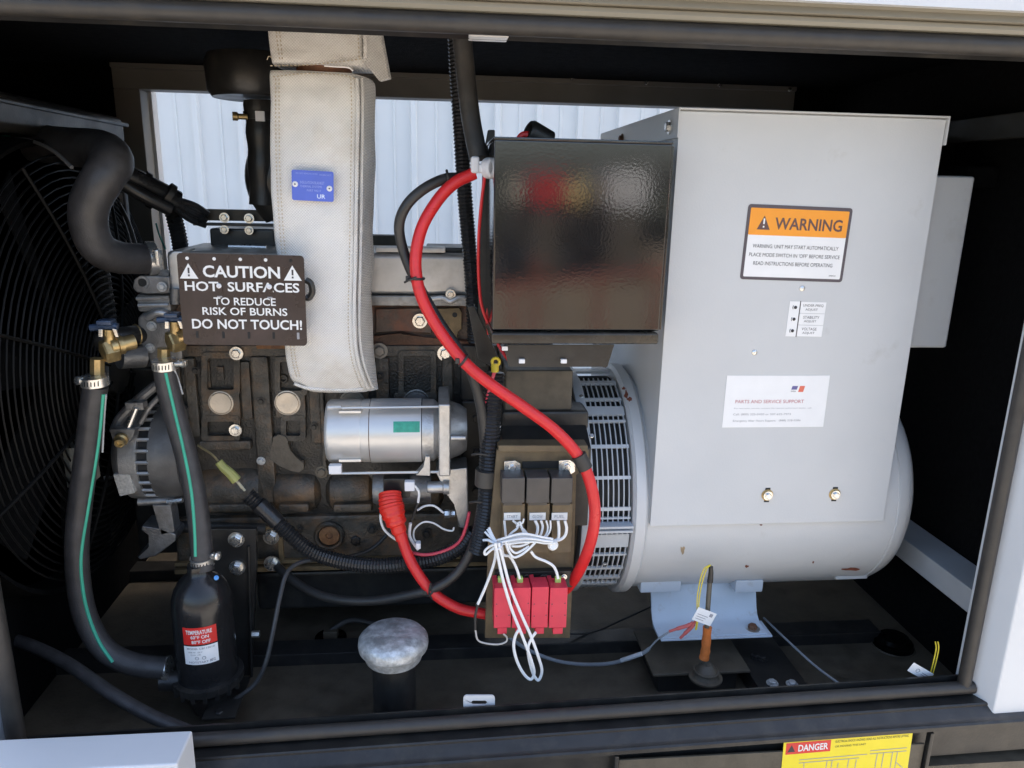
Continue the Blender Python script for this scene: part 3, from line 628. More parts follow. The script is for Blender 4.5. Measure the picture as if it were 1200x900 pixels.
# odd shaped boss
mb = MB(); mb.prism_px([(319, 513), (326, 509), (334, 511), (338, 518), (339, 528), (347, 536), (356, 543), (356, 550), (350, 554), (340, 552), (326, 546), (317, 539), (315, 532), (319, 525)], YB-.018, YB, .002); epart('machined_boss', mb, mat('grey_brown_casting', (.12, .10, .075), .6, var=.2, scale=60, bump=.6))
p = P(332, 444, YB-.004); mb = MB(); mb.ring(p, FR, S(4, 332, 444, YB), .0025, 20, 6); epart('small_boss', mb)
# crankcase bulges
def bulge(a, b, y, rp, mt=IRON):
    pa, pb = P(a, y, YB+.026), P(b, y, YB+.026); r = S(rp, (a+b)/2, y, YB); pb.z = pa.z = (pa.z+pb.z)/2; L_ = pb.x-pa.x
    mb = MB(); mb.lathe([(0, 0), (0, r*.6), (r*.22, r*.92), (r*.5, r), (L_-r*.5, r), (L_-r*.22, r*.92), (L_, r*.6), (L_, 0)], pa, (1, 0, 0), 32); epart('crankcase_bulge', mb, mt)
bulge(236, 316, 570, 31); bulge(320, 378, 572, 27); bulge(384, 440, 572, 27); bulge(446, 520, 572, 27)
for a, b in ((238, 312), (326, 362), (390, 436)): rib(a, 591, b, 601, .026, .006)
mb = MB(); mb.box_px(204, 604, 582, 655, YB-.014, YB+.01, .010); epart('crankcase_skirt', mb)
mb = MB(); mb.tube([P(x, y, YB-.014) for x, y in ((208, 617), (240, 618), (312, 620))], S(7, 260, 618, YB), 12); epart('oil_gallery', mb, IRONB)
p = P(386, 627, YB-.016); mb = MB(); r = S(14, 386, 627, YB); mb.lathe([(-.01, r*1.25), (.006, r*1.25), (.010, r*1.12), (.009, r*.95), (-.004, r*.9), (-.004, 0)], p, FR, 32); epart('drain_boss', mb, IRON)
mb = MB(); mb.lathe([(-.004, r*.88), (.004, r*.82), (.005, r*.3), (.001, r*.25), (.001, 0)], p, FR, 28); epart('drain_face', mb, mat('orange_rust', (.26, .125, .05), .75, var=.3, scale=60, bump=.5, col2=(.12, .05, .03), fac2=(.45, .7), scale2=50))
mb = MB(); mb.box_px(204, 655, 582, 659, YB-.022, YB+.04, .001); mb2 = MB(); mb2.box_px(204, 663, 582, 668, YB-.026, YB+.04, .001)
epart('pan_flange', mb, TAN); epart('pan_flange', mb2, TAN)
mb = MB(); mb.box_px(300, 668, 575, 712, YB+.02, .8, .012); epart('oil_pan', mb, BLK)
mb = MB(); mb.box_px(326, 630, 332, 656, YB-.02, YB, .001); epart('mount_strip', mb, TAN)
mb = MB(); mb.box_px(300, 617, 330, 622, YB-.02, YB, .001); epart('mount_strip', mb, TAN)
rib(240, 424, 246, 455, .004, .002, IRON); rib(254, 430, 262, 446, .004, .002, IRON)
for px, py, rr_ in ((229, 434, 3), (306, 470, 3), (306, 540, 3.5), (368, 500, 3), (445, 440, 3.5), (556, 440, 4), (556, 520, 4), (226, 560, 4), (436, 620, 4), (352, 620, 3), (500, 625, 4)): ebolt(px, py, rr_, YB-.02, GALV if py % 3 == 0 else BLK)
mb = MB(); mb.box_px(540, 470, 575, 660, YB-.035, YB+.05, .006); epart('rear_plate', mb, BLK)
for py in (490, 530, 575, 620): ebolt(558, py, 5, YB-.036, BLK)
# valve cover
mb = MB(); mb.box_px(196, 296, 552, 345, .455, .70, .012, 4); epart('valve_cover', mb, COVER)
mb = MB(); mb.box_px(190, 346, 556, 358, .445, .72, .003); epart('cover_flange', mb, ALUDK)
for px in (528, 404, 300):
    mb = MB(); mb.tube([P(px-22, 350, .447), P(px-9, 349, .442), P(px, 353, .438), P(px+9, 349, .442), P(px+22, 350, .447)], .006, 10); epart('flange_scallop', mb, COVER); ebolt(px, 345, 4, .440)
mb = MB(); mb.box_px(499, 290, 552, 297, .50, .62, .003); epart('cover_strip', mb, BLK)
mb = MB(); mb.box_px(440, 290, 522, 296, .46, .50, .002); epart('cover_strip', mb, COVER)
mb = MB(); mb.prism_px([(548, 330), (553, 329), (555, 340), (550, 352)], .44, .46, .001); epart('cover_clip', mb, COVER)
# rear rocker, manifold plate seen through the opening
mb = MB(); mb.box_px(238, 246, 320, 259, .62, .66, .002); epart('rear_plate', mb, DUSTBLK)
mb = MB(); mb.box_px(226, 262, 320, 265, .60, .64, .001); mb2 = MB(); mb2.box_px(246, 268, 322, 297, .62, .8, .006)
epart('rear_rail', mb, BLK); epart('intake_runner', mb2, BLK)
for px, py in ((263, 255), (292, 256)): ebolt(px, py, 4, .60); ebolt(px, py+14, 3.5, .60)
mb = MB(); mb.tube([P(268, 289, .55), P(312, 290, .55)], .0055, 10, smooth=False); epart('fuel_rail', mb, ZINC)
mb = MB(); mb.box_px(415, 276, 466, 300, .72, .78, .003); epart('rear_block', mb, DUSTBLK)
# front end castings
mb = MB(); mb.prism_px([(155, 337), (157, 327), (166, 323), (198, 324), (200, 344), (172, 344), (160, 343)], .40, .52, .003); epart('thermostat_flange', mb, ALUDK)
p = P(167, 331, .399); mb = MB(); mb.lathe([(-.004, S(8, 167, 331, .4)), (.0015, S(7.5, 167, 331, .4)), (.0015, S(5, 167, 331, .4)), (-.003, S(4.5, 167, 331, .4)), (-.003, 0)], p, FR, 24); epart('flange_hole', mb, ALUDK)
p2 = P(167, 331, .3975); mb = MB(); mb.cyl(p2, p2+Vector((0, .003, 0)), S(4.6, 167, 331, .4), 20); epart('flange_bore', mb, DARK)
for q in (((160, 350), (198, 348)), ((162, 358), (198, 357))):
    mb = MB(); mb.tube([P(*q[0], .428), P(*q[1], .428)], .004, 8, smooth=False); epart('casting_ridge', mb, ALU)
for px, py in ((190, 336), (178, 382), (204, 384), (176, 408)): ebolt(px, py, 4, .395 if py < 340 else .438, GALV)
mb = MB(); mb.tube([P(172, 372, .43), P(186, 366, .425), (P(202, 370, .43))], .008, 12); epart('casting_ridge', mb, ALU)
mb = MB(); mb.box_px(300, 404, 334, 409, YB-.014, YB, .002); epart('gasket_tab', mb, MATS['orange_rust'] if 'orange_rust' in MATS else RUST)
mb = MB(); mb.box_px(160, 345, 200, 366, .43, .55, .006); epart('front_casting', mb, ALUDK)
mb = MB(); mb.prism_px([(196, 300), (202, 294), (214, 294), (214, 342), (200, 342)], .41, .5, .005); epart('front_casting', mb, COVER)
p0, p1 = P(205, 338, .40), P(205, 356, .40); mb = MB(); mb.cyl(p0, p1, S(6, 205, 345, .4), 20); epart('sender_body', mb, ALUDK)
mb = MB(); mb.prism_px([(160, 372), (172, 362), (200, 366), (214, 376), (214, 425), (170, 424), (162, 410)], .44, .56, .008); epart('water_pump', mb, ALUDK)
p = P(168, 418, .435); mb = MB(); mb.lathe([(0, 0), (0, S(13, 168, 418, .43)), (.05, S(13, 168, 418, .43)), (.05, 0)], p, (-.3, -.3, .05), 24); epart('pump_outlet', mb, ALUDK)
mb = MB(); mb.tube([P(112, 400, .40), P(128, 397, .40), P(150, 393, .42), P(165, 392, .45)], S(11, 150, 393, .42), 18); epart('bypass_pipe', mb, BLK)
mb = MB(); mb.ring(P(160, 392, .44), P(160, 392, .44)-P(130, 396, .40), S(11.5, 160, 392, .44), .002, 24, 6); epart('pipe_clip', mb, BRASS)
mb = MB(); mb.box_px(204, 390, 214, 408, .40, .46, .003); epart('front_casting', mb, RUST)
# dark masses at the lower left: mount, crank pulley, timing cover
mb = MB(); mb.lathe([(0, 0), (0, .085), (.012, .09), (.02, .078), (.028, .09), (.04, .085), (.04, 0)], P(118, 600, .60), (1, 0, 0), 40); epart('crank_pulley', mb, BLK)
mb = MB(); mb.box_px(150, 430, 206, 650, .55, .8, .01); epart('timing_cover', mb, BLK)
mb = MB(); mb.prism_px([(222, 620), (300, 620), (300, 668), (292, 840), (256, 840), (222, 700)], .33, .345, .002); epart('mount_plate', mb, BLK)
for px, py in ((277, 632), (278, 665)): ebolt(px, py, 6.5, .328)
mb = MB(); mb.tube([P(291, 640, .326), P(293, 720, .326), P(295, 800, .326)], .0035, 6); epart('plate_edge', mb, BLK)
p = P(302, 743, .3); mb = MB(); mb.cyl(p-Vector((.012, 0, 0)), p+Vector((.004, 0, 0)), .0075, 6); epart('stud_nut', mb, ZINC)
ebolt(319, 660, 6.5, YB-.04); mb = MB(); mb.cyl(P(322, 660, YB-.036), P(331, 668, YB-.036), .0085, 14); epart('cable_lug', mb, ZINC)
# flywheel bell
fw_ = thing('flywheel_housing', 'dusty black bell housing between the engine and the vented generator end', 'housing', (.2, AY, .6))
mb = MB(); mb.lathe([(0, 0), (0, .215), (.05, .232), (.125, .240), (.125, 0)], (.166, AY, AZ), (1, 0, 0), 56); part('bell', mb, DUSTBLK, fw_)
mb = MB(); mb.prism_px([(592, 434), (664, 434), (672, 440), (672, 500), (668, 462), (660, 468), (650, 482), (592, 484)], .262, .5, .004) if False else mb.box_px(592, 434, 671, 486, .275, .6, .006)
part('top_block', mb, DUSTBLK, fw_)
mb = MB(); mb.box_px(588, 482, 690, 506, .262, .45, .008); part('shoulder', mb, BLK, fw_)
mb = MB(); a, b = P(588, 503, .235), P(690, 503, .235); mb.prism([a+Vector((0, .03, .0)), a+Vector((0, -.035, -.03)), a+Vector((0, -.035, -.2)), a+Vector((0, .1, -.2))], (b.x-a.x, 0, 0), .003); part('sloped_cover', mb, BLK, fw_)

# ================================================================== BREAKER BOX
brk = thing('breaker_box', 'glossy black sheet metal box on the left of the grey control box', 'electrical box', tuple(P(680, 400, .2)))
YK = .12
x0, x1, z0, z1 = rect(578, 165, 781, 388, YK)
mb = MB(); mb.box(x0, x1, YK, .325, z0, z1, .004, 3); part('lid', mb, BLKGLOSS, brk)
mb = MB(); mb.box(x0-.001, x1+.001, YK-.0015, .33, z1-.0015, z1+.003, .001); part('top_flange', mb, BLKGLOSS, brk)
mb = MB(); mb.box(x1-.001, x1+.004, YK+.004, .33, z0+.002, z1-.004, .001); part('side_flange', mb, BLKGLOSS, brk)
zl = P(680, 402, YK).z; mb = MB(); mb.box(x0-.002, x1-.004, YK-.012, .325, zl, z0-.0015, .004, 3); part('bottom_lip', mb, mat('worn_black_gloss', (.03, .027, .022), .25, var=.2, bump=.2, bscale=160, col2=(.07, .055, .035), fac2=(.5, .8), scale2=12), brk)
mb = MB(); mb.prism_px([(590, 404), (720, 404), (712, 430), (596, 430)], .15, .155, .001); part('bracket', mb, BLK, brk)
mb = MB(); mb.prism_px([(650, 404), (720, 404), (710, 431), (706, 430)], .148, .1495, 0); part('bracket_gusset', mb, BLK, brk)
for px, py in ((611, 423), (660, 423), (591, 408)):
    x0_, x1_, za, zb = rect(px-3, py-2.5, px+4, py+2.5, .146); mb = MB(); mb.box(x0_, x1_, .142, .15, za, zb, .001); part('stud_end', mb, WHITE, brk)
p = P(628, 158, .26); mb = MB(); mb.lathe([(-.03, 0), (-.03, .020), (.012, .022), (.018, .019), (.018, .014), (.002, .013), (.002, 0)], p, (-.6, -.2, .25), 26); part('gland', mb, BLK, brk)
mb = MB(); mb.tube([P(606, 168, .27), P(612, 159, .27), P(620, 158, .265)], .007, 10); part('gland_lead', mb, REDC, brk)

# ================================================================== EXHAUST BLANKET
exh = thing('exhaust_blanket', 'off white stitched fabric jacket wrapped round the exhaust pipe, hanging from the roof', 'insulation jacket', tuple(P(385, 455, .36)))
def blanket(rows, name, depth, label=None, hem=True):
    rings = []
    for (y, xl, xs, xb, Yf, dp) in rows:                     # front left, front right seam, back right edge
        L_, R_ = P(xl, y, Yf+.012), P(xs, y, Yf+.006)
        B = PX(xb, y, 0); Bp = P(xb, y, Yf+dp)
        fz = (L_.z+R_.z)/2; W = R_.x-L_.x; pts = []
        for t in (0, .03, .08, .13, .2, .3, .4, .5, .6, .7, .8, .87, .92, .97, 1):
            bl_ = .014*math.sin(math.pi*min(1, t*1))*.6
            pts.append(Vector((L_.x+W*t, Yf+.010-bl_-(0.0 if 0 < t < 1 else -.003), fz)))
        bx = Bp.x
        for t in (.15, .4, .7, 1): pts.append(Vector((R_.x+(bx-R_.x)*t+.004*math.sin(math.pi*t), Yf+.012+(dp-.012)*t, fz)))
        pts.append(Vector(((bx+L_.x)/2, Yf+dp+.012, fz))); pts.append(Vector((L_.x+.004, Yf+dp, fz))); pts.append(Vector((L_.x-.004, Yf+dp*.5, fz)))
        rings.append(pts)
    # densify
    R2 = []
    n = len(rings[0]); cols = [catmull([r[i] for r in rings], 7) for i in range(n)]
    for k in range(len(cols[0])): R2.append([c[k] for c in cols])
    for r in R2:
        for i, p in enumerate(r):
            e = math.sin(math.pi*min(1, i/14)) if i < 15 else .5
            p.y += e*(.006*noise.noise(Vector((p.x*16, p.z*13, 3)))+.0035*noise.noise(Vector((p.x*40+p.z*25, p.z*45, 8))))
            p.x += .003*noise.noise(Vector((p.y*10, p.z*16, 5)))
    mb = MB(); mb.loft(R2); part(name, mb, CLOTH, exh, 50, label)
main_rows = [(84, 317, 414, 437, .25, .10), (92, 316, 417, 440, .245, .12), (130, 316, 418, 440, .243, .13), (200, 317, 417, 439, .242, .13), (270, 321, 416, 438, .243, .13), (320, 326, 415, 437, .245, .13), (370, 331, 414, 436, .25, .12), (400, 333, 415, 437, .256, .115), (425, 336, 419, 438, .268, .10), (443, 341, 425, 441, .285, .08), (454, 352, 430, 443, .305, .055), (459, 366, 432, 444, .325, .03)]
blanket(main_rows, 'lower_sleeve', .13)
top_rows = [(-28, 309, 420, 444, .252, .12), (20, 313, 424, 448, .247, .12), (50, 316, 424, 446, .242, .12), (68, 318, 424, 445, .240, .11), (75, 319, 423, 444, .241, .10)]
blanket(top_rows, 'upper_sleeve', .12)
mb = MB(); mb.prism([P(427, 20, .25), P(443, 22, .29), P(456, 92, .30), P(444, 95, .285), P(425, 70, .25)], (.004, .012, 0), .002); part('loose_flap', mb, CLOTH, exh)
# piping and stitching
def seam(pts, Y0, name='seam', r=.0022, dash=False):
    mb = MB(); c = resample(catmull([P(x, y, Y) for x, y, Y in pts], 8), .0035)
    if dash:
        for a, b in zip(c[::2], c[1::2]): mb.tube([a, b], .0011, 5, smooth=False)
        part('stitching', mb, STITCH, exh, kind='stuff')
    else: mb.tube(c, r, 6, smooth=False); part(name, mb, CLOTH, exh)
rowat = lambda i: main_rows[i]
ls = [(r[1]+11, r[0], r[4]+.0015) for r in main_rows[1:10]]; rs_ = [(r[2]-2, r[0], r[4]+.003) for r in main_rows[1:11]]
seam(ls, 0, dash=True); seam([(x-4, y, Y+.002) for x, y, Y in ls], 0, dash=True)
seam([(x-4, y, Y-.0005) for x, y, Y in rs_], 0, dash=True); seam([(x+3, y, Y+.0045) for x, y, Y in rs_], 0, r=.0032)
seam([(x+9, y, Y+.018) for x, y, Y in rs_], 0, r=.0028)
seam([(320, 90, .245), (360, 86, .239), (400, 88, .242), (416, 92, .247)], 0, dash=True)
seam([(317, 77, .246), (360, 76, .238), (400, 72, .239), (423, 69, .245)], 0, dash=True)
seam([(322, 22, .249), (325, 50, .241), (328, 72, .239)], 0, dash=True); seam([(326, 22, .248), (329, 50, .240), (331, 72, .238)], 0, dash=True)
seam([(419, 24, .249), (420, 50, .2455), (421, 70, .245)], 0, dash=True); seam([(427, 24, .254), (428, 50, .25), (428, 68, .25)], 0, r=.0035)
seam([(438, 30, .284), (441, 60, .287), (446, 90, .287)], 0, dash=True)
seam([(345, 450, .293), (362, 455, .305), (395, 457, .31), (425, 456, .31)], 0, r=.003)
mb = MB(); mb.tube([P(x, y, .236) for x, y in ((380, 77), (395, 78), (408, 79), (414, 83))], .0016, 8); part('tie_wire', mb, WIREW, exh)
mb = MB(); mb.tube([P(x, y, .24) for x, y in ((319, 68), (315, 66), (313, 70))], .0008, 6); part('loose_thread', mb, STITCH, exh)
# pipe inside
mb = MB(); mb.cyl(P(380, 79, .31)-Vector((0, 0, .06)), P(380, 79, .31)+Vector((0, 0, .06)), .05, 24); part('exhaust_pipe', mb, RUST, exh)
f = face_px((342, 199), (391, 201), (391, 237), (342, 234), .2315)
bp = thing('blue_patch', 'small blue printed patch riveted to the off white exhaust jacket', 'patch', tuple(f.o))
mb = MB(); f.rr(mb, 0, 0, 1, 1, .0035, 0, .0008); part('patch_sheet', mb, BLUEP, bp)
for a, b in ((.08, .53), (.90, .44)):
    mb = MB(); mb.lathe([(.0008, .0052), (.002, .005), (.003, .003), (.003, .0015), (.0015, .0013), (.0015, 0)], f.at(a, b), f.n, 20); part('rivet', mb, WHITE, bp)
    mb = MB(); mb.cyl(f.at(a, b, .0016), f.at(a, b, .0031), .0014, 10); part('rivet_pin', mb, LETK, bp)
for t, a, b, y, h in (('DO NOT REMOVE COVER', .10, .62, .87, .05), ('WHEN HOT', .66, .95, .85, .05), ('INSULATION BLANKET', .2, .78, .56, .09), ('THERMAL SYSTEMS', .2, .72, .44, .07), ('PART 94217', .36, .70, .31, .07)):
    mb = MB(); f.text(mb, t, a, y, b, y+h, .0011); part('lettering', mb, LETB, bp)
mb = MB(); f.text(mb, 'UR', .60, .09, .80, .23, .0011, .02); part('approval_mark', mb, mat('pale_print', (.6, .68, .85), .6), bp)

# ================================================================== CAUTION PLATE
f = face_px((209, 297), (358, 299), (358, 406), (213, 403), .205)
cp = thing('caution_plate', 'dark brown CAUTION HOT SURFACES metal plate with white lettering in front of the exhaust jacket', 'sign', tuple(f.o))
mb = MB(); f.rr(mb, 0, 0, 1, 1, .007, -.002, .002); part('plate', mb, PLATE, cp)
for cx in (.085, .905):
    mb = MB(); tri(f, mb, cx, .81, .145, .165, .0006); part('warning_triangle', mb, LETW, cp)
    mb = MB(); f.rr(mb, cx-.007, .785, cx+.007, .845, 0, .0008, .0002); f.rr(mb, cx-.007, .752, cx+.007, .772, 0, .0008, .0002); part('exclamation_mark', mb, LETK, cp)
for t, a, b, y, h, bo in (('CAUTION', .195, .805, .745, .13, .025), ('HOT  SURFACES', .045, .955, .595, .105, .02), ('TO REDUCE', .265, .76, .445, .085, .015), ('RISK OF BURNS', .17, .85, .335, .085, .015), ('DO NOT TOUCH!', .08, .965, .18, .11, .022)):
    mb = MB(); f.text(mb, t, a, y, b, y+h, .0006, bo); part('lettering', mb, LETW, cp)
for k, cx in enumerate((.08, .29, .495, .695, .895)):
    c = f.at(cx, .945); mb = MB(); mb.lathe([(.0, .0032), (.0006, .003), (.0006, .0)], c, f.n, 14); part('hole', mb, LETW if k < 4 else DARK, cp)
    mb = MB(); f.rr(mb, cx+.035-.010, .075, cx+.035+.010, .15, .001, .0, .0005); part('slot', mb, DARK if k != 4 else LETG, cp)
for cx in (.315, .715):
    c = f.at(cx, .655); mb = MB(); mb.lathe([(0, .0045), (.002, .0045), (.003, .0034), (.003, .0018), (.001, .0016), (.001, 0)], c, f.n, 20); part('rivet', mb, WHITE, cp)
    mb = MB(); f.rr(mb, cx-.026, .56, cx+.026, .645, .001, .0003, .0012); part('clip', mb, PLATE, cp)
    mb = MB(); f.rr(mb, cx-.02, .53, cx+.02, .545, 0, .0003, .001); part('clip_edge', mb, LETG, cp)
mb = MB()
for sx, sy in ((.30, .45), (.85, .40)): c = f.at(sx, sy); mb.cyl(c+Vector((0, .0015, 0)), c+Vector((0, .26, 0)), .006, 10)
part('standoff', mb, BLK, cp)
mb = MB(); mb.tube([P(x, y, .225) for x, y in ((358, 328), (364, 332), (366, 342), (362, 349), (358, 348))], .006, 8); part('edge_clip', mb, BLK, cp)

# ================================================================== STARTER
st = thing('starter_motor', 'silver cylindrical starter motor with a green sticker mounted low on the engine', 'starter', tuple(P(460, 552, .34)))
YS = .335; c0 = P(380, 516, YS-.062); zc = c0.z; R = S(39, 440, 516, YS-.06)
X = lambda px: P(px, 516, YS-R).x
o = Vector((0, YS, zc))
def sl(name, prof, mt): mb = MB(); mb.lathe([(X(px), r) for px, r in prof], o, (1, 0, 0), 48); part(name, mb, mt, st)
sl('end_can', [(379, 0), (379, R*.90), (382, R*.97), (385, R*.985), (419, R*.985), (421, R*.965), (424, R*.985), (431.5, R*.985), (431.5, 0)], STEEL)
sl('joint', [(431, 0), (431, R*.96), (433, R*.96), (433, 0)], RUST)
sl('field_case', [(432.5, 0), (432.5, R*1.0), (493.5, R*1.0), (493.5, 0)], STEEL)
sl('joint', [(493, 0), (493, R*.97), (495, R*.97), (495, 0)], DARK)
sl('nose_case', [(494.5, 0), (494.5, R*.985), (508, R*.97), (516, R*.8), (516, 0)], ALU)
sl('drive_housing', [(514, 0), (514, R*1.06), (526, R*1.06), (527, R*.93), (540, R*.80), (548, R*.66), (549, 0)], ALU)
x0, x1, z0, z1 = rect(514, 473, 528, 558, YS-R*1.05); mb = MB(); mb.box(x0, x1, YS-R*1.10, YS+R, z0, z1, .004, 3); part('flange', mb, ALU, st)
mb = MB(); p = P(534, 513, YS-R*1.0); mb.lathe([(0, .006), (.03, .006)], p-Vector((.01, 0, 0)), (1, 0, 0), 12); part('flange_bolt', mb, ALU, st)
for py, a, b in ((478.5, 384, 514), (555, 388, 514)):
    mb = MB(); mb.tube([P(a, py, YS-R*.80), P(b, py-2.0, YS-R*.80)], .0028, 8, smooth=False); part('through_bolt', mb, STEEL, st)
mb = MB(); mb.tube([P(384, 477.5, YS-R*.8), P(400, 477, YS-R*.8)], .005, 10, smooth=False); part('bolt_lug', mb, ALU, st)
mb = MB(); mb.box_px(385, 546, 400, 556, YS-R*.95, YS-R*.7, .002); part('bolt_lug', mb, WHITE, st)
bolt(st, P(377, 553, YS-R*.6), FR, .009, DUSTBLK)
for py in (483, 540):
    mb = MB(); mb.box_px(397, py-1.5, 423, py+1.5, YS-R*.83 if py < 500 else YS-R*.80, YS-R*.5, .0008); part('case_ridge', mb, STEEL, st)
mb = MB(); mb.prism_px([(487, 557), (497, 548), (498, 535), (504, 535), (504, 558)], YS-R*.92, YS-R*.5, .0015); part('case_lug', mb, ALU, st)
# solenoid and lower housing
zs_ = P(470, 578, YS-.02).z; rs2 = S(19, 470, 578, YS)
mb = MB(); mb.lathe([(X(432), 0), (X(432), rs2*.9), (X(436), rs2), (X(504), rs2), (X(504), 0)], Vector((0, YS+.01, zs_)), (1, 0, 0), 36); part('solenoid', mb, ALUDK, st)
mb = MB(); mb.box_px(449, 561, 480, 584, YS-.045, YS, .003); part('solenoid_cap', mb, BLK, st)
mb = MB(); mb.lathe([(0, 0), (0, .012), (.004, .013), (.032, .013), (.034, .016), (.046, .016), (.046, 0)], P(501, 571, YS-.03), (1, 0, 0), 24); part('pinion_boss', mb, ALU, st)
mb = MB(); mb.prism_px([(510, 552), (548, 548), (549, 600), (544, 620), (537, 618), (534, 590), (528, 582), (524, 582)], YS-.03, YS+.04, .004); part('lower_housing', mb, ALU, st)
mb = MB(); mb.lathe([(0, 0), (0, .009), (.010, .009), (.012, .0075), (.022, .0075), (.022, 0)], P(521, 602, YS-.035), (1, 0, 0), 6); part('terminal_nut', mb, ZINC, st)
# sticker on the field case
mb = MB(); V = []
for i in range(7):
    a = rad(14+ (33-14)*i/6); V.append([Vector((X(px), YS-math.cos(a)*(R*1.0+.0005), zc+math.sin(a)*(R*1.0+.0005))) for px in (461, 492)])
for a, b in zip(V, V[1:]): mb.poly([a[0], a[1], b[1], b[0]])
part('green_sticker', mb, GREENS, st, 60)
bt = MB(); bt.tube([P(x, y, Y) for x, y, Y in ((457, 578, .275), (458, 590, .262), (461, 602, .252), (466, 617, .245), (471, 632, .24))], lambda t, i: (.0235, .0245, .0262, .0245, .0215, .0160, .0130)[min(6, int(t*6.99))]*(1+.03*math.sin(i*2.2)), 20, n=10)
solo('rubber_boot', bt, REDB, 'soft red rubber boot over the starter terminal', 'boot')
def connector(px0, py0, px1, py1, Y, mt, label, name='connector'):
    mb = MB(); mb.box_px(px0, py0, px1, py1, Y, Y+.016, .002); solo(name, mb, mt, label, 'connector')
connector(474, 565, 486, 576, .268, WHITE, 'small white plug on the starter solenoid')
connector(487, 637, 493, 644, .24, WHITE, 'tiny white plug at the end of the twin starter wires')
def wire(name, pts, r, mt, label, Y=None, seg=8, cat='wire', group=None):
    mb = MB(); mb.tube([P(*q) if len(q) == 3 else P(q[0], q[1], Y) for q in pts], r, seg); return solo(name, mb, mt, label, cat, group)
wire('wire', ((486, 569), (491, 577), (490, 589)), .0026, WIREW, 'short white wire curving down from the starter plug', .27)
wire('wire', ((490, 589), (486, 600), (481, 613)), .0026, CABLE, 'black sleeve piece in the middle of the starter wire', .27)
wire('wire', ((481, 613), (480, 628), (487, 640), (490, 644)), .0034, WIREW, 'thick white wire hanging below the black sleeve', .262)
wire('wire', ((520, 601), (509, 593), (498, 593), (489, 598)), .0024, WIREW, 'white wire arching from the terminal nut', .29)
wire('wire', ((532, 618), (530, 622), (520, 620), (508, 613), (496, 612), (486, 620), (485, 630), (490, 638)), .002, WIREW, 'thin white wire with an S bend under the starter', .28)
wire('wire', ((449, 598), (446, 606), (450, 620), (462, 631), (474, 636)), .0028, WIREW, 'white wire looping behind the red boot', .272)

# ================================================================== RELAY PANEL
rp = thing('relay_panel', 'dusty brown mounting plate carrying three black relays beside the vented generator end', 'panel', tuple(P(630, 745, .175)))
YP = .172
mb = MB(); mb.prism_px([(582, 527), (690, 527), (690, 546), (674, 556), (673, 640), (668, 748), (568, 748), (572, 640)], YP, YP+.010, .002); part('plate', mb, BOUNCEP, rp)
mb = MB(); mb.prism_px([(584, 522), (689, 522), (689, 530), (584, 530)], YP-.008, YP+.03, .002); part('plate_lip', mb, BOUNCEP, rp)
mb = MB(); mb.box_px(612, 541, 662, 549, YP-.0035, YP, .001); part('din_clip', mb, DARK, rp)
for k, (a, b) in enumerate(((588, 615), (617, 644), (646, 671))):
    mb = MB(); mb.box_px(a, 560, b, 590, .115, .160, .002, 3); part('relay', mb, RELB, rp)
    mb = MB(); mb.box_px(a+.5, 590.5, b-.5, 648, .150, .171, .002); part('relay_socket', mb, BOUNCEP, rp)
    mb = MB(); mb.box_px(a+2, 589, b-3, 592.5, .135, .165, .001); part('relay_clip', mb, RELB, rp)
    la, lb = ((590.5, 610), (620.5, 639.5), (646.5, 665))[k]
    mb = MB(); mb.box_px(la, 601, lb, 609.5, .1485, .1505, .0004); part('relay_label', mb, STICK, rp)
    f = face_px((la+2, 603), (lb-2, 603), (lb-2, 607.5), (la+2, 607.5), .1482)
    mb = MB(); f.text(mb, ('START', 'GLOW', 'FUEL')[k], .1, .1, .9, .85, .0001); part('lettering', mb, LETG, rp)
mb = MB(); mb.box_px(580, 670, 672, 690, .155, .171, .002); part('terminal_rail', mb, BLK, rp)
for px in (599, 617, 636, 640):
    mb = MB(); mb.ring(P(px, 676, .150), FR, .004, .0012, 16, 5); mb.tube([P(px, 679, .150), P(px-4, 688, .150)], .0022, 6, smooth=False); part('spare_lug', mb, RELB, rp)
for px, py in ((600, 548), (664, 547)):
    mb = MB(); s_ = -1 if px > 630 else 1
    mb.prism_px([(px-9, py-7), (px+4, py-8), (px+10, py-4), (px+10, py+6), (px+5, py+9), (px-9, py+8)], YP-.014, YP-.008, .001); part('clip_plate', mb, ZINC, rp); bolt(rp, P(px, py, YP-.0145), FR, .0075, ZINC)
bolt(rp, P(661, 676, .153), FR, .0042, ZINC)

lbls = ('red plastic fuse holder at the left end of the row of four', 'second red plastic fuse holder from the left, crossed by the long white loop', 'third red plastic fuse holder from the left, with no wire on top', 'red plastic fuse holder at the right end of the row, below the right lime terminal')
for k, (a, b) in enumerate(((579, 599), (600.5, 621.5), (623, 642.5), (644, 664.5))):
    fh = thing('fuse_holder', lbls[k], 'fuse holder', tuple(P((a+b)/2, 737, .11)), 'red fuse holders in a row below the relays')
    top = 689+ (0, 0, -1, 0)[k]
    mb = MB(); mb.box_px(a, top, b, 736, .100, .140, .0015); part('body', mb, REDP, fh)
    mb = MB(); mb.prism_px([(a-1, top-5), (a+4, top-6), (a+5, top), (a-1, top)], .118, .150, .001); part('hinge_ear', mb, REDP, fh)
    mb = MB(); mb.box_px(a+4, 736, b-5, 743, .106, .13, .001); part('latch', mb, REDP, fh)
    for px, py in ((a+3, 708), (a+3, 722), (b-2.5, 707), (b-2.5, 721)):
        mb = MB(); p = P(px, py, .0998); mb.cyl(p, p+Vector((0, .001, 0)), .0013, 8); part('pin', mb, LETK, fh)
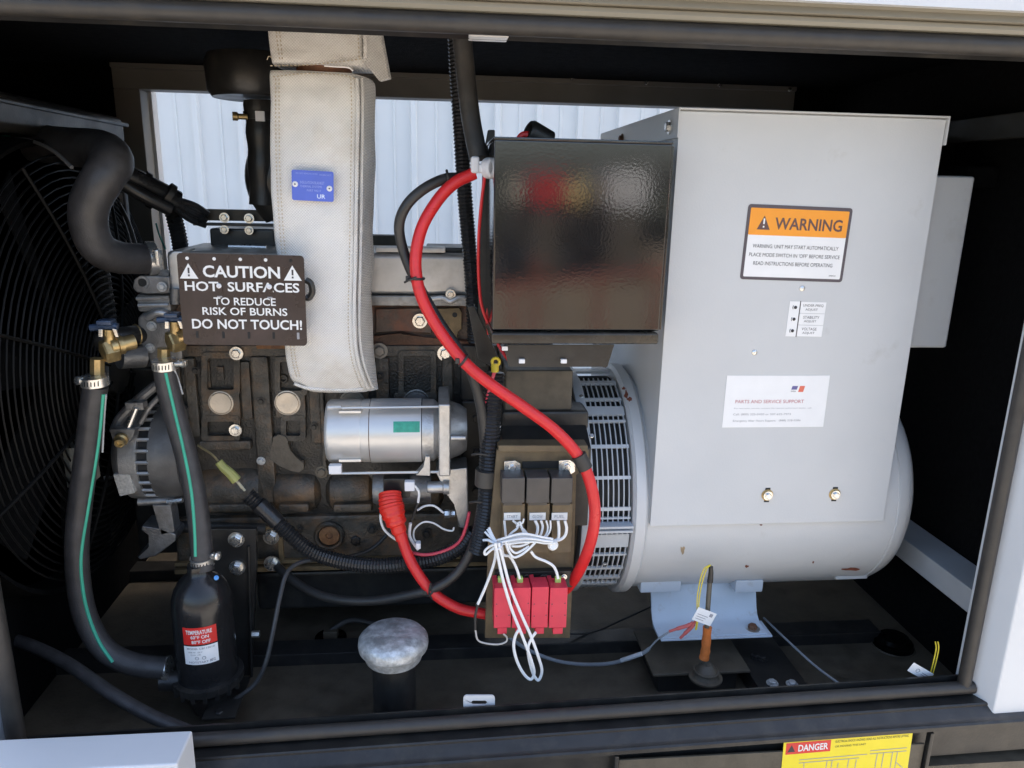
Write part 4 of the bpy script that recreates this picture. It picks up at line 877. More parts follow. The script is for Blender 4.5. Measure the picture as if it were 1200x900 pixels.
for px, lab in ((587, 'lime terminal sleeve above the left fuse holder, behind the white loop'), (609.5, 'lime terminal sleeve above the second fuse holder'), (654, 'lime terminal sleeve above the right end fuse holder')):
    mb = MB(); mb.box_px(px-3.5, 677, px+3.5, 690, .120, .130, .002); solo('terminal_sleeve', mb, LIME, lab, 'terminal', 'lime terminal sleeves above the fuse holders')

# ---- white wires
WL_ = 'white wires of the relay panel'
def ww(pts, lab, Y=.112, r=.0024): wire('white_wire', pts, r, WIREW, lab, Y, 8, 'wire', WL_)
ww(((591, 610), (592, 620), (594, 633), (600, 640)), 'white wire dropping from the left edge of the left relay label', .140)
ww(((601, 610), (607, 615), (613, 620), (618, 626), (620, 631)), 'white wire slanting right from below the left relay label', .135)
ww(((607, 612), (606, 619), (600, 624), (595, 630), (594, 636)), 'white wire curving left under the left relay label', .130)
ww(((609, 611), (612, 620), (616, 629), (619, 636)), 'white wire falling steeply right of the left relay label', .128)
ww(((614, 608), (612, 613), (605, 617)), 'short white wire end sticking up by the left relay', .128, .0018)
ww(((627, 610), (630, 617), (629, 626), (625, 634)), 'first white wire below the middle relay label', .135, .003)
ww(((634, 610), (636, 617), (634, 626), (630, 633)), 'second white wire below the middle relay label', .132)
ww(((640, 610), (642, 618), (640, 626), (634, 633)), 'third white wire below the middle relay label', .128, .0018)
ww(((645, 610), (645, 620), (641, 628), (633, 634)), 'white wire between the middle and right relay labels', .126, .0018)
ww(((654, 610), (655, 620), (654, 631), (648, 634)), 'inner white wire below the right relay label', .132, .003)
ww(((662, 610), (664, 619), (662, 628), (655, 633), (644, 634)), 'outer white wire curling below the right relay label', .130, .003)
bund = MB()
for i, (dy, dz) in enumerate(((0, 0), (-2.5, .004), (2.5, .003), (-4, -.004), (4.5, -.003), (1, -.007), (-1.5, .008))):
    bund.tube([P(x, y+dy*q, .108+dz*q) for x, y, q in ((578, 637, .7), (590, 634, .8), (600, 632, 1.1), (613, 630, 1.2), (627, 631, .9), (638, 633, .8), (648, 634, .6))], .0021, 7)
solo('wire_bundle', bund, WIREW, 'bundle of white wires lying across the brown plate', 'wire bundle', kind=None)
ww(((592, 634), (596, 646), (602, 653), (611, 650), (620, 643), (627, 636)), 'white wire loop sagging widest below the bundle', .104)
ww(((595, 634), (598, 643), (604, 648), (612, 645), (620, 640)), 'white wire loop tucked inside the widest sagging loop', .108)
ww(((600, 640), (609, 640), (618, 637), (624, 632)), 'pale wire bend just under the bundle', .112)
mb = MB()
for k in range(3): mb.ring(P(648, 639+.4*k, .118-.003*k), Vector((.1, -1, .1)), .0085-.0012*k, .0022, 24, 7)
mb.cyl(P(648, 639, .120), P(648, 639, .112), .0065, 20); solo('wire_coil', mb, WIREW, 'small coil of white wire on the brown plate under the right relay', 'wire coil')
ww(((588, 640), (590, 650), (597, 652), (602, 659), (606, 668), (609, 678)), 'white wire running down to the second lime terminal', .112, .0028)
ww(((622, 646), (628, 653), (640, 658), (648, 663), (652, 670), (654, 678)), 'white wire running down to the right lime terminal', .114, .0028)
ww(((580, 636), (583, 650), (590, 682), (600, 715), (612, 745), (622, 772), (626, 788), (622, 796), (614, 790), (606, 775), (602, 758), (604, 745), (608, 738)), 'long white wire loop hanging lowest below the fuse holders, left strand', .086, .0030)
ww(((584, 636), (589, 655), (598, 688), (610, 718), (622, 745), (631, 770), (635, 786), (631, 797), (625, 790), (620, 772), (619, 758), (623, 748), (628, 741)), 'long white wire loop hanging lowest below the fuse holders, right strand', .090, .0030)
ww(((581, 640), (580, 655), (575, 672), (568, 690), (560, 708)), 'white wire slanting down at the left edge of the plate', .10, .0028)
wire('wire', ((560, 708), (557, 722), (557, 738)), .0026, CABLE, 'dark sleeve piece below the slanting white wire', .10)
wire('white_wire', ((557, 738), (560, 750), (570, 754), (584, 755), (593, 752), (594, 747), (590, 743)), .0018, mat('greyish_white_wire', (.5, .49, .46), .45), 'greyish wire curling under the left fuse holder', .10, 8, 'wire', WL_)
mb = MB()
for k, (dx, dy) in enumerate(((0, 0), (-3, 3), (2, -2))): mb.tube([P(571+dx, 620+dy, .108), P(576+dx*.5, 628+dy*.5, .104), P(582, 636, .1)], .0022, 6)
mb.tube([P(566, 633, .104), P(572, 633, .1), P(580, 637, .098)], .0024, 6); solo('wire_end', mb, mat('bluish_white_wire', (.62, .68, .76), .4), 'cut ends of pale wires fanning out left of the bundle', 'wire')
mb = MB(); mb.tube([P(x, y, .094) for x, y in ((582, 640), (575, 645), (569, 650), (568, 646), (573, 641), (582, 637))], .0024, 8); solo('wire_loop', mb, WIREW, 'little white loop at the left of the tied bundle', 'wire')
mb = MB(); mb.ring(P(583, 640, .096), (.5, .2, -1), .0095, .0018, 20, 6); solo('cable_tie', mb, WHITE, 'white tie round the white wire bundle', 'cable tie')

# ================================================================== CABLES
red = thing('battery_cable', 'thick red cable looping from the starter boot up to the white clip', 'cable', tuple(P(520, 700, .2)))
rpts = ((466, 610, .245), (474, 640, .235), (487, 668, .222), (508, 695, .212), (535, 712, .206), (560, 718, .204), (590, 722, .205), (625, 716, .205), (650, 702, .200), (668, 685, .170), (683, 660, .135), (694, 628, .115), (697, 595, .11), (690, 560, .115), (676, 532, .12), (650, 504, .125), (615, 478, .132), (580, 454, .142), (552, 432, .155), (530, 408, .17), (508, 376, .185), (492, 342, .195), (487, 306, .205), (494, 268, .215), (512, 236, .225), (532, 215, .232), (556, 203, .238))
mb = MB(); mb.tube([P(*q) for q in rpts], .0113, 16, n=8); part('jacket', mb, REDC, red)
def tie(px, py, Y, d, R_, lab, mt=CABLE, tail=None):
    t = thing('cable_tie', lab, 'cable tie', tuple(P(px, py, Y)))
    mb = MB(); mb.ring(P(px, py, Y), d, R_, .0026, 24, 6); part('strap', mb, mt, t)
    p = P(px, py, Y)+Vector((-R_*.9, -R_*.5, 0)); mb = MB(); mb.box(p.x-.004, p.x+.004, p.y-.004, p.y+.004, p.z-.005, p.z+.005, .001); part('lock', mb, mt, t)
    if tail: mb = MB(); mb.tube([P(*q) for q in tail], .0022, 6); part('tail', mb, mt, t)
tie(487, 326, .203, (.05, 0, 1), .0155, 'black cable tie round the red and black cables at the valve cover', tail=((474, 331, .19), (480, 328, .185), (488, 325, .188)))
tie(543, 422, .16, (.65, 0, -.5), .0125, 'black cable tie on the red cable near the yellow ring terminal')
tie(505, 692, .215, (.6, 0, -.6), .013, 'black cable tie where the red and black cables cross at the bottom', tail=((505, 683, .2), (503, 695, .2), (507, 702, .205)))
pc = thing('pipe_clip', 'black rubber lined clip holding the red cable to the relay plate', 'clip', tuple(P(682, 541, .12)))
mb = MB(); mb.tube([P(678, 533, .118), P(686, 549, .116)], .0145, 16, smooth=False); part('rubber_sleeve', mb, RUB, pc)
# black ground cable
bk = wire('ground_cable', ((540, 208, .26), (520, 210, .24), (496, 222, .225), (477, 240, .222), (468, 262, .226), (471, 288, .232), (482, 318, .226), (500, 352, .212), (520, 385, .196), (538, 410, .186), (552, 436, .185), (563, 475, .19), (568, 520, .2), (568, 560, .21), (563, 600, .215), (554, 640, .215), (537, 670, .212), (512, 688, .21), (480, 697, .225), (440, 704, .25), (400, 703, .28), (366, 694, .32), (338, 676, .37), (325, 664, .415)), .0098, CABLE, 'long black cable running beside the red one and down to the block', None, 14, 'cable')
tie(525, 208, .243, (1, 0, .2), .0125, 'black cable tie on the black cable left of the white clip')
# loom
def loom(name, pts, r, lab, mt=LOOM, plain=()):
    t = thing(name, lab, 'conduit', tuple(P(*pts[len(pts)//2])))
    c = resample(catmull([P(*q) for q in pts], 8), .0036)
    mb = MB(); mb.tube(c, lambda t_, i: r*(1.0 if (i//1) % 2 else .86), 12, smooth=False); part('corrugated_tube', mb, mt, t, 20); return t, c
lm, c = loom('wiring_loom', ((580, 436, .21), (577, 470, .205), (574, 520, .2), (572, 560, .2), (571, 590, .2), (567, 615, .205), (560, 645, .21)), .0205, 'black corrugated loom standing beside the bell housing')
mb = MB(); mb.tube([P(571, 550, .199), P(570, 568, .199)], .0235, 16, smooth=False); part('tape_band', mb, mat('greyed_tape', (.06, .055, .048), .5), lm)
lm2, c = loom('wiring_loom', ((555, 622, .25), (540, 640, .255), (512, 654, .262), (480, 660, .27), (440, 663, .29), (400, 658, .315), (365, 646, .335), (335, 622, .35), (308, 596, .355), (290, 580, .36)), .0175, 'black corrugated loom sagging along the bottom of the engine block')
mb = MB(); mb.tube([P(325, 612, .35), P(303, 591, .353)], .0185, 14, smooth=False); part('tape_band', mb, LOOM, lm2)
mb = MB(); mb.tube([P(284, 572, .36), P(276, 562, .36)], .003, 8, smooth=False); mb.tube([P(287, 575, .36), P(279, 565, .36)], .003, 8, smooth=False); part('wire_tail', mb, mat('cream_wire', (.5, .46, .33), .5), lm2)
mb = MB(); mb.tube([P(277, 563, .358), P(270, 555, .358), P(262, 548, .358), (P(256, 541, .358))], lambda t, i: .0115-.003*t, 10); solo('olive_plug', mb, OLIVE, 'olive yellow plug at the upper end of the sagging loom', 'connector')
wire('wire', ((256, 541, .358), (249, 533, .37), (240, 527, .39), (232, 522, .41)), .0024, mat('tan_wire', (.34, .26, .13), .5), 'tan wire leaving the olive plug towards the block')
for k, (px, py, Y, lab) in enumerate(((562, 533, .20, 'black tie joining the loom and the black cable, upper one'), (559, 589, .205, 'black tie joining the loom and the black cable, lower one'))):
    mb = MB(); mb.tube([P(px-9, py, Y-.005), P(px, py-1, Y-.016), P(px+14, py+1, Y-.014), P(px+18, py+3, Y)], .0026, 7); solo('cable_tie', mb, CABLE, lab, 'cable tie')
# red thin wires
wire('red_wire', ((568, 207, .235), (564, 240, .235), (561, 280, .235), (561, 325, .235), (565, 360, .23), (577, 390, .22), (590, 414, .2), (601, 428, .17)), .0031, REDC, 'thin red wire falling from the white clip past the black box')
wire('red_wire', ((580, 434, .19), (576, 448, .192), (571, 466, .195), (565, 490, .2)), .0036, mat('pink_red_wire', (.60, .06, .10), .4), 'pinkish red wire below the yellow ring terminal')
wire('red_wire', ((550, 600, .23), (546, 618, .235), (538, 635, .24), (522, 645, .25), (500, 650, .255), (482, 647, .255), (470, 638, .26)), .0034, MATS['pink_red_wire'], 'pinkish red wire curving under the starter')
wire('red_wire', ((574, 352, .26), (570, 372, .26), (572, 392, .26)), .002, REDC, 'short thin red wire beside the lower left corner of the black box')
yt = MB(); yt.tube([P(580, 426, .188), P(580, 436, .186)], .0075, 12, smooth=False); yt.ring(P(581, 424, .185), FR, .007, .003, 20, 6); solo('ring_terminal', yt, mat('yellow_terminal', (.66, .50, .03), .35), 'yellow ring terminal at the top of the loom', 'terminal')
# white clip
wc = thing('cable_clip', 'white plastic clip holding the red cable at the top left of the black box', 'clip', tuple(P(566, 205, .23)))
mb = MB(); mb.box_px(556, 192, 580, 203, .222, .245, .004, 3); part('bridge', mb, WHITE, wc)
mb = MB(); mb.box_px(552, 183, 562, 203, .220, .248, .004, 3); part('jaw', mb, WHITE, wc)
p = P(575, 197, .23); mb = MB(); mb.lathe([(-.012, 0), (-.012, .016), (-.008, .019), (.008, .019), (.012, .016), (.012, 0)], p, (.6, -.8, 0), 24); part('jaw', mb, WHITE, wc)
# vertical black hoses
loom('breather_hose', ((533, 30, .40), (536, 90, .40), (540, 150, .40), (544, 220, .40), (549, 280, .41), (553, 330, .42), (556, 400, .43)), .0165, 'slim black hose standing left of the black box, rear one')
mb = MB(); mb.tube([P(*q) for q in ((541, 40, .33), (546, 90, .33), (552, 140, .32), (561, 186, .30))], .0185, 16); solo('sleeved_hose', mb, HOSEG, 'greyish sleeved hose slanting down to the white clip', 'hose')
mb = MB(); mb.prism_px([(572, 152), (580, 152), (580, 210), (574, 340), (570, 430), (556, 430), (562, 330), (566, 185)], .335, .35, .002); solo('support_strut', mb, BLK, 'narrow black upright strut behind the thin red wire', 'strut')
mb = MB(); mb.prism_px([(548, 360), (556, 358), (590, 432), (584, 436), (560, 420)], .33, .36, .002); solo('support_bracket', mb, BLK, 'black diagonal bracket between valve cover and black box', 'bracket')
for q, lab in ((((590, 296), (574, 318), (572, 345), (588, 372)), 'black coupling curve left of the black box, upper'), (((592, 345), (577, 360), (574, 380), (590, 400)), 'black coupling curve left of the black box, lower')):
    wire('black_lead', q, .010, CABLE, lab, .36, 12, 'cable')
# thin leads on the left of the floor
wire('black_lead', ((470, 606, .40), (440, 640, .40), (410, 652, .40), (375, 655, .40)), .0045, CABLE, 'thin black lead running along the block behind the loom')
wire('flat_lead', ((372, 655, .34), (350, 660, .31), (336, 672, .28), (328, 700, .25), (320, 740, .22), (312, 775, .2), (300, 800, .19), (282, 815, .18), (266, 824, .18)), .0048, HOSEG, 'thin grey black lead hanging beside the heater bracket')

# ================================================================== LEFT SIDE: HEATER, HOSES, FITTINGS
YH = .20
ht = thing('block_heater', 'black bottle shaped coolant heater with red and white label at the lower left', 'heater', tuple(P(240, 840, YH)))
pt = P(238, 672, YH); pb_ = P(240, 790, YH); rH = S(34, 240, 720, YH); Hh = pt.z-pb_.z
o = Vector(((pt.x+pb_.x)/2, YH, pb_.z))
mb = MB(); mb.lathe([(0, 0), (0, rH*1.0), (Hh*.10, rH*1.0), (Hh*.70, rH*.99), (Hh*.79, rH*.955), (Hh*.87, rH*.86), (Hh*.93, rH*.73), (Hh*.975, rH*.56), (Hh*1.0, rH*.44), (Hh*1.02, rH*.38), (Hh*1.09, rH*.36), (Hh*1.09, 0)], o, (0, 0, 1), 48); part('body', mb, mat('heater_black', (.016, .016, .017), .22, var=.2, bump=.08, rvar=.05), ht)
mb = MB(); mb.lathe([(-.028, 0), (-.028, rH*.85), (-.012, rH*1.0), (-.010, rH*1.18), (.004, rH*1.18), (.006, rH*1.0), (.006, 0)], o, (0, 0, 1), 40); part('flange', mb, BLK, ht)
for k in range(8):
    a = rad(200+20*k); c = o+Vector((math.cos(a), math.sin(a), 0))*rH*1.13; mb = MB(); mb.box(c.x-.004, c.x+.004, c.y-.004, c.y+.004, c.z-.02, c.z+.006, .001); part('flange_rib', mb, BLK, ht)
mb = MB(); mb.lathe([(-.075, 0), (-.075, rH*.62), (-.03, rH*.80), (-.028, 0)], o, (0, 0, 1), 36); part('base', mb, BLK, ht)
mb = MB(); mb.lathe([(0, 0), (0, .022), (.05, .019), (.05, 0)], o+Vector((-rH*.7, -.01, -.004)), (-1, -.1, .02), 24); part('side_port', mb, BLK, ht)
p = P(256, 838, .13); mb = MB(); mb.box(p.x-.03, p.x+.035, .12, .25, p.z-.004, p.z+.002, .002); part('foot', mb, BLK, ht)
bolt(ht, P(257, 836, .135), (0, -.2, 1), .008, BLK)
p = P(253.5, 677, YH-rH*.55); mb = MB(); mb.lathe([(-.004, .0045), (.001, .0045), (.002, .002), (.002, 0)], p, (.3, -.75, .6), 16); part('blue_dot', mb, mat('blue_plastic', (.10, .32, .72), .35), ht)
# label on the curved body
def wrap(px0, py0, px1, py1, name, mt, lift, ring_label=None):
    V = []; za, zb = P(238, py0, YH-rH).z, P(238, py1, YH-rH).z
    xa, xb = P(px0, (py0+py1)/2, YH-rH*.97).x-o.x, P(px1, (py0+py1)/2, YH-rH*.97).x-o.x
    rr_ = rH*.99+lift; a0, a1 = math.asin(xa/rr_), math.asin(xb/rr_)
    mb = MB()
    for i in range(9):
        a = a0+(a1-a0)*i/8; V.append((Vector((o.x+math.sin(a)*rr_, o.y-math.cos(a)*rr_, za)), Vector((o.x+math.sin(a)*rr_, o.y-math.cos(a)*rr_, zb))))
    for a_, b_ in zip(V, V[1:]): mb.poly([a_[0], b_[0], b_[1], a_[1]])
    return mb, (za, zb, a0, a1, rr_)
def wrap_text(t, frm, a, b, y0, y1, lift, mb):
    za, zb, a0, a1, rr_ = frm; V, F = text_geo(t, .018); R_ = rr_+lift
    vs = []
    for x, y in V:
        an = a0+(a1-a0)*(a+(b-a)*x); vs.append(Vector((o.x+math.sin(an)*R_, o.y-math.cos(an)*R_, zb+(za-zb)*(y0+(y1-y0)*y))))
    mb.add_mesh(vs, F)
lab = thing('heater_label', 'red over white temperature label stuck on the black bottle shaped heater', 'label', tuple(o+Vector((0, -rH, .02))))
mb, fr = wrap(214, 736, 252, 756, '', None, .0006); part('red_field', mb, REDL, lab, 60)
mb = MB(); wrap_text('TEMPERATURE', fr, .10, .86, .62, .86, .0004, mb); wrap_text('60°F ON', fr, .24, .76, .36, .56, .0004, mb); wrap_text('80°F OFF', fr, .26, .80, .08, .28, .0004, mb); part('lettering', mb, LETW, lab, 0)
mb, fr = wrap(216, 757.5, 254, 779, '', None, .0006); part('white_field', mb, STICK, lab, 60)
mb = MB(); wrap_text('MODEL CB115010', fr, .1, .9, .82, .92, .0004, mb); wrap_text('1500 W  120 V', fr, .14, .55, .64, .72, .0004, mb); wrap_text('12.5 A  1 PH', fr, .2, .5, .50, .58, .0004, mb); wrap_text('HOTSTART', fr, .14, .70, .08, .19, .0004, mb); wrap_text('MFG', fr, .74, .90, .08, .24, .0004, mb); part('lettering', mb, LETG, lab, 0)
mb = MB(); za, zb, a0, a1, rr_ = fr
for q in (.38, .58): an = a0+(a1-a0)*q; mb.ring(Vector((o.x+math.sin(an)*(rr_+.0006), o.y-math.cos(an)*(rr_+.0006), zb+(za-zb)*.36)), (math.sin(an), -math.cos(an), 0), .0032, .0006, 16, 4)
part('approval_mark', mb, LETG, lab, 0)

def coolant_hose(lab, pts, r, stripes, gloss=HOSE):
    t = thing('coolant_hose', lab, 'hose', tuple(P(*pts[len(pts)//2])), 'black coolant hoses with green stripe')
    c = catmull([P(*q) for q in pts], 10); mb = MB(); mb.tube(c, r, 18, smooth=False); part('rubber', mb, gloss, t)
    for sp, mt, w_ in stripes:
        out = []
        for (px, py) in sp:
            best = min(c, key=lambda q: ((q-CAM).cross(ray(px, py).normalized())).length); d = ray(px, py).normalized()
            b_ = (CAM-best).dot(d); cc = (CAM-best).length_squared-r*r; D_ = b_*b_-cc
            out.append(CAM+d*(-b_-math.sqrt(max(0, D_))))
        mb = MB(); mb.tube(out, w_, 8, n=10); part('stripe', mb, mt, t)
    return t
SILV = mat('pale_stripe', (.45, .46, .46), .4)
h1 = coolant_hose('left coolant hose bending down to the base of the heater', ((112, 452, .235), (108, 480, .235), (102, 530, .235), (94, 590, .23), (90, 640, .225), (93, 690, .22), (103, 730, .21), (124, 762, .2), (155, 778, .19), (196, 783, .185)), .0222,
    [(((121, 462), (115, 520), (104, 590), (95, 650), (97, 690), (104, 722), (116, 752), (132, 776)), GRNSTR, .0034), (((124, 462), (122, 490), (120, 530)), SILV, .002)])
h2 = coolant_hose('right coolant hose dropping straight onto the top of the heater', ((192, 428, .255), (198, 460, .255), (209, 500, .25), (221, 545, .24), (231, 595, .225), (236, 640, .21), (238, 668, .2)), .0212,
    [(((194, 437), (204, 480), (215, 527), (224, 575), (228, 620), (229, 652)), GRNSTR, .003), (((204, 433), (209, 445), (214, 462)), SILV, .0018)])
def hose_clamp(px, py, Y, r, lab, screw):
    t = thing('hose_clamp', lab, 'hose clamp', tuple(P(px, py, Y)), 'worm drive hose clamps')
    p = P(px, py, Y); h = .0085; mb = MB(); mb.lathe([(-h, r), (-h, r+.0022), (h, r+.0022), (h, r)], p, (0, -.08, 1), 32); part('band', mb, ZINC, t)
    for k in range(6):
        a = rad(-28+14*k-6); c = p+Vector((math.sin(a)*(r+.0024), -math.cos(a)*(r+.0024), 0)); u = Vector((math.cos(a), math.sin(a), 0)); n_ = Vector((math.sin(a), -math.cos(a), 0))
        mb = MB(); mb.poly([c+u*sx*.0010+Vector((0, 0, 1))*sz*.006+u*sz*.0004 for sx, sz in ((-1, -1), (1, -1), (1, 1), (-1, 1))]); part('slot', mb, DARK, t, 0)
    q = P(screw[0], screw[1], Y-r*.5); mb = MB(); mb.lathe([(-.012, 0), (-.012, .006), (-.002, .006), (0, .0075), (.006, .0075), (.007, .005), (.007, 0)], q, screw[2], 20); part('screw', mb, ZINC, t)
    mb = MB(); mb.box(q.x-.008, q.x+.008, q.y-.002, q.y+.01, q.z-.006, q.z+.006, .002); part('screw_housing', mb, ZINC, t)
hose_clamp(111, 446, .235, .0224, 'hose clamp on top of the left coolant hose, screw to the left', (93, 446, (-.5, -.85, .1)))
hose_clamp(193, 427, .255, .0212, 'hose clamp on top of the right coolant hose below the brass elbow', (213, 426, (.9, -.2, .1)))
hose_clamp(237, 657, .205, .0208, 'hose clamp at the neck of the black heater', (253, 652, (.8, -.5, .2)))
q = MB(); q.lathe([(-.003, .0218), (-.003, .0236), (.006, .0236), (.006, .0218)], P(195, 783, .187), (1, -.05, .05), 28); solo('hose_clamp', q, ZINC, 'hose clamp seen edge on where the left hose meets the heater base', 'hose clamp', 'worm drive hose clamps')

def fitting(px, py, Y, lab, k):
    t = thing('drain_valve', lab, 'valve', tuple(P(px, py+30, Y)))
    dx = lambda a, b: P(px+a*k, py+b*k, Y)
    mb = MB(); mb.tube([dx(0, 40), dx(0, 22)], S(8.2*k, px, py, Y), 8, smooth=False); part('elbow_leg', mb, BRASS, t, 20)
    mb = MB(); c = dx(10, 14); mb.lathe([(-.006, 0), (-.006, S(12.5*k, px, py, Y)), (-.003, S(14.5*k, px, py, Y)), (.018, S(14.5*k, px, py, Y)), (.021, S(12.5*k, px, py, Y)), (.021, 0)], c, (.75, .62, .12), 6); part('hex_nut', mb, BRASS, t, 20)
    mb = MB(); c = dx(19, 8); mb.lathe([(-.005, 0), (-.005, S(9*k, px, py, Y)), (.006, S(9*k, px, py, Y)), (.007, S(11.5*k, px, py, Y)), (.016, S(11.5*k, px, py, Y)), (.017, S(9*k, px, py, Y)), (.038, S(9*k, px, py, Y)), (.038, 0)], c, (.75, .62, .12), 24); part('valve_body', mb, BRASS, t)
    mb = MB(); mb.tube([dx(14, 6), dx(14, -12)], S(6*k, px, py, Y), 12, smooth=False); part('stem', mb, BRASS, t)
    HB = mat('petcock_blue', (.035, .055, .10), .3, metal=.1, var=.2)
    mb = MB(); mb.tube([dx(-8, -14), dx(4, -15), dx(18, -16), dx(24, -15)], S(4.2*k, px, py, Y), 10); part('handle', mb, HB, t)
    mb = MB(); mb.box(dx(4, 0).x, dx(22, 0).x, Y-.014, Y+.012, dx(0, -18).z, dx(0, -24).z, .003); part('handle_cap', mb, HB, t)
    mb = MB(); mb.prism_px([(px+1*k, py-12*k), (px+6*k, py-12*k), (px+6*k, py-3*k), (px+1*k, py-3*k)], Y-.013, Y-.009, .0008); part('handle_lug', mb, ZINC, t)
    mb = MB(); mb.prism_px([(px+17*k, py-13*k), (px+22*k, py-12*k), (px+25*k, py-3*k), (px+21*k, py-3*k)], Y-.013, Y-.009, .0008); part('handle_lug', mb, ZINC, t)
fitting(114, 398, .25, 'brass elbow valve with blue petcock on top of the left coolant hose', 1.0)
fitting(192, 388, .28, 'brass elbow valve with blue petcock beside the caution plate', .92)

# radiator hose
rh = thing('radiator_hose', 'fat black rubber hose with an S bend from the radiator to the engine', 'hose', tuple(P(110, 300, .35)))
mb = MB(); mb.tube([P(*q) for q in ((-25, 160, .62), (30, 166, .56), (80, 172, .48), (118, 176, .40), (131, 188, .345), (121, 208, .315), (106, 236, .31), (104, 264, .315), (115, 290, .33), (136, 301, .36), (158, 303, .39), (178, 303, .42))], lambda t, i: .0385 if t < .42 else (.0365-.006*min(1, (t-.42)*1.9)), 22, n=8); part('rubber', mb, HOSE, rh)
mb = MB(); mb.lathe([(-.008, .0335), (-.008, .0352), (.008, .0352), (.008, .0335)], P(176, 303, .415), (1, .75, .0), 32); part('end_clamp', mb, ZINC, rh)
mb = MB(); mb.box_px(181, 293, 186, 311, .375, .40, .002); part('clamp_screw', mb, ZINC, rh)
mb = MB(); mb.tube([P(-10, 160, .50), P(15, 161, .48)], .016, 14, smooth=False); solo('green_cap', mb, mat('teal_plastic', (.03, .42, .34), .4), 'teal green fitting at the left edge above the radiator hose', 'fitting')
wire('grey_lead', ((14, 161, .48), (40, 166, .42), (64, 178, .36), (84, 196, .31)), .0036, mat('dull_grey_wire', (.13, .125, .12), .5), 'thin grey lead from the teal fitting behind the radiator hose')
# lower black hose at the bottom left corner
mb = MB(); mb.tube([P(*q) for q in ((10, 748, .25), (40, 758, .22), (80, 778, .17), (130, 812, .11), (175, 838, .07), (222, 858, .035))], .0125, 14); solo('drain_hose', mb, HOSE, 'slim black hose lying across the bottom left corner to the sill', 'hose')

# ================================================================== CHARGING ALTERNATOR
ca = thing('charging_alternator', 'small dull silver alternator with slotted vents behind the coolant hoses', 'alternator', tuple(P(165, 595, .42)))
YA = .44; ctr = P(165, 536, YA-.04); rA = S(56, 165, 536, YA)
zA = ctr.z; XA = lambda px: P(px, 536, YA-rA).x
def al(name, prof, mt): mb = MB(); mb.lathe([(XA(px), r) for px, r in prof], Vector((0, YA, zA)), (1, 0, 0), 48); part(name, mb, mt, ca)
al('front_case', [(118, 0), (118, rA*.55), (124, rA*.80), (136, rA*.97), (158, rA*1.0), (158, 0)], ALU)
al('vent_core', [(156, 0), (156, rA*.93), (172, rA*.93), (172, 0)], DARK)
al('rear_case', [(171, 0), (171, rA*1.0), (196, rA*.99), (204, rA*.93), (204, rA*.72), (198, rA*.70), (198, 0)], mat('alternator_rear', (.12, .118, .115), .5, metal=.4, var=.2, bump=.3))
for k in range(12):
    a = rad(-75+13.5*k); y, z = YA-math.cos(a)*rA*.965, zA+math.sin(a)*rA*.965
    mb = MB(); mb.tube([(XA(157), y, z), (XA(172.5), y, z)], .0042, 6, smooth=False); part('vent_bar', mb, ALU, ca)
mb = MB(); mb.prism_px([(132, 556), (152, 556), (158, 578), (140, 582)], YA-rA*.98, YA-rA*.6, .002); part('spec_plate', mb, mat('alternator_sticker', (.42, .41, .38), .4, var=.3, scale=200), ca)
mb = MB(); mb.tube([P(x, y, .36) for x, y in ((200, 440), (186, 449), (170, 462), (152, 478), (140, 492), (134, 506))], lambda t, i: .0105, 10); part('slotted_arm', mb, ALUDK, ca)
mb = MB(); mb.tube([P(x, y, .365) for x, y in ((206, 448), (192, 460), (176, 476), (164, 496))], .006, 8); part('slotted_arm', mb, ALUDK, ca)
mb = MB(); mb.box_px(146, 472, 168, 481, .335, .36, .002); part('adjuster_block', mb, ALUDK, ca)
mb = MB(); mb.tube([P(160, 478, .335), P(149, 505, .335)], .0055, 10, smooth=False); part('adjuster_rod', mb, ZINC, ca)
mb = MB(); mb.prism_px([(128, 503), (158, 503), (156, 512), (148, 522), (138, 522), (131, 514)], .325, .35, .002); part('arm_lug', mb, ALUDK, ca)
p = P(142, 515, .322); mb = MB(); mb.lathe([(-.004, .0135), (.003, .0135), (.006, .010), (.016, .0095), (.016, .006), (.010, .0055), (.010, 0)], p, (.1, -.95, -.25), 24); part('lug_bolt', mb, BRASS, ca)
mb = MB(); mb.tube([P(162, 588, .37), P(206, 586, .38)], .009, 14, smooth=False); part('pivot_boss', mb, ALUDK, ca)
mb = MB(); mb.tube([P(196, 588, .37), P(214, 586, .37)], .0055, 6, smooth=False); part('pivot_bolt', mb, ZINC, ca)
mb = MB(); mb.prism_px([(178, 592), (200, 592), (205, 624), (188, 628)], .36, .40, .003); part('pivot_bracket', mb, ALUDK, ca)
mb = MB(); mb.prism_px([(166, 616), (188, 620), (206, 626), (206, 634), (182, 652), (164, 656), (160, 652), (176, 642), (176, 626), (165, 622)], .36, .42, .003); part('pivot_bracket', mb, ALUDK, ca)

# ================================================================== RADIATOR AND FAN GUARD
rad_ = thing('radiator', 'black radiator with a ribbed top tank at the far left inside the enclosure', 'radiator', (-1.0, .5, .46))
Xr = -.80
mb = MB(); mb.box(-1.19, Xr-.06, .06, 1.0, .46, 1.60); part('core', mb, FOAM, rad_)
pa = PX(115, 146, Xr); mb = MB(); mb.box(-1.19, Xr+.0, .06, .92, PX(60, 150, Xr).z-.02, PX(60, 118, Xr).z, .02, 4); part('top_tank', mb, BLK, rad_)
mb = MB(); mb.box(-1.19, Xr+.006, .06, .93, PX(60, 132, Xr).z, PX(60, 126, Xr).z, .004); part('tank_seam', mb, BLK, rad_)
gd = thing('fan_guard', 'black wire fan guard of concentric rings at the left in front of the radiator', 'fan guard', (-.72, .5, .75))
hub = PX(138, 432, -.70); Xg = -.70
GUARD = mat('guard_wire', (.006, .006, .006), .5, var=.2, spec=.12)
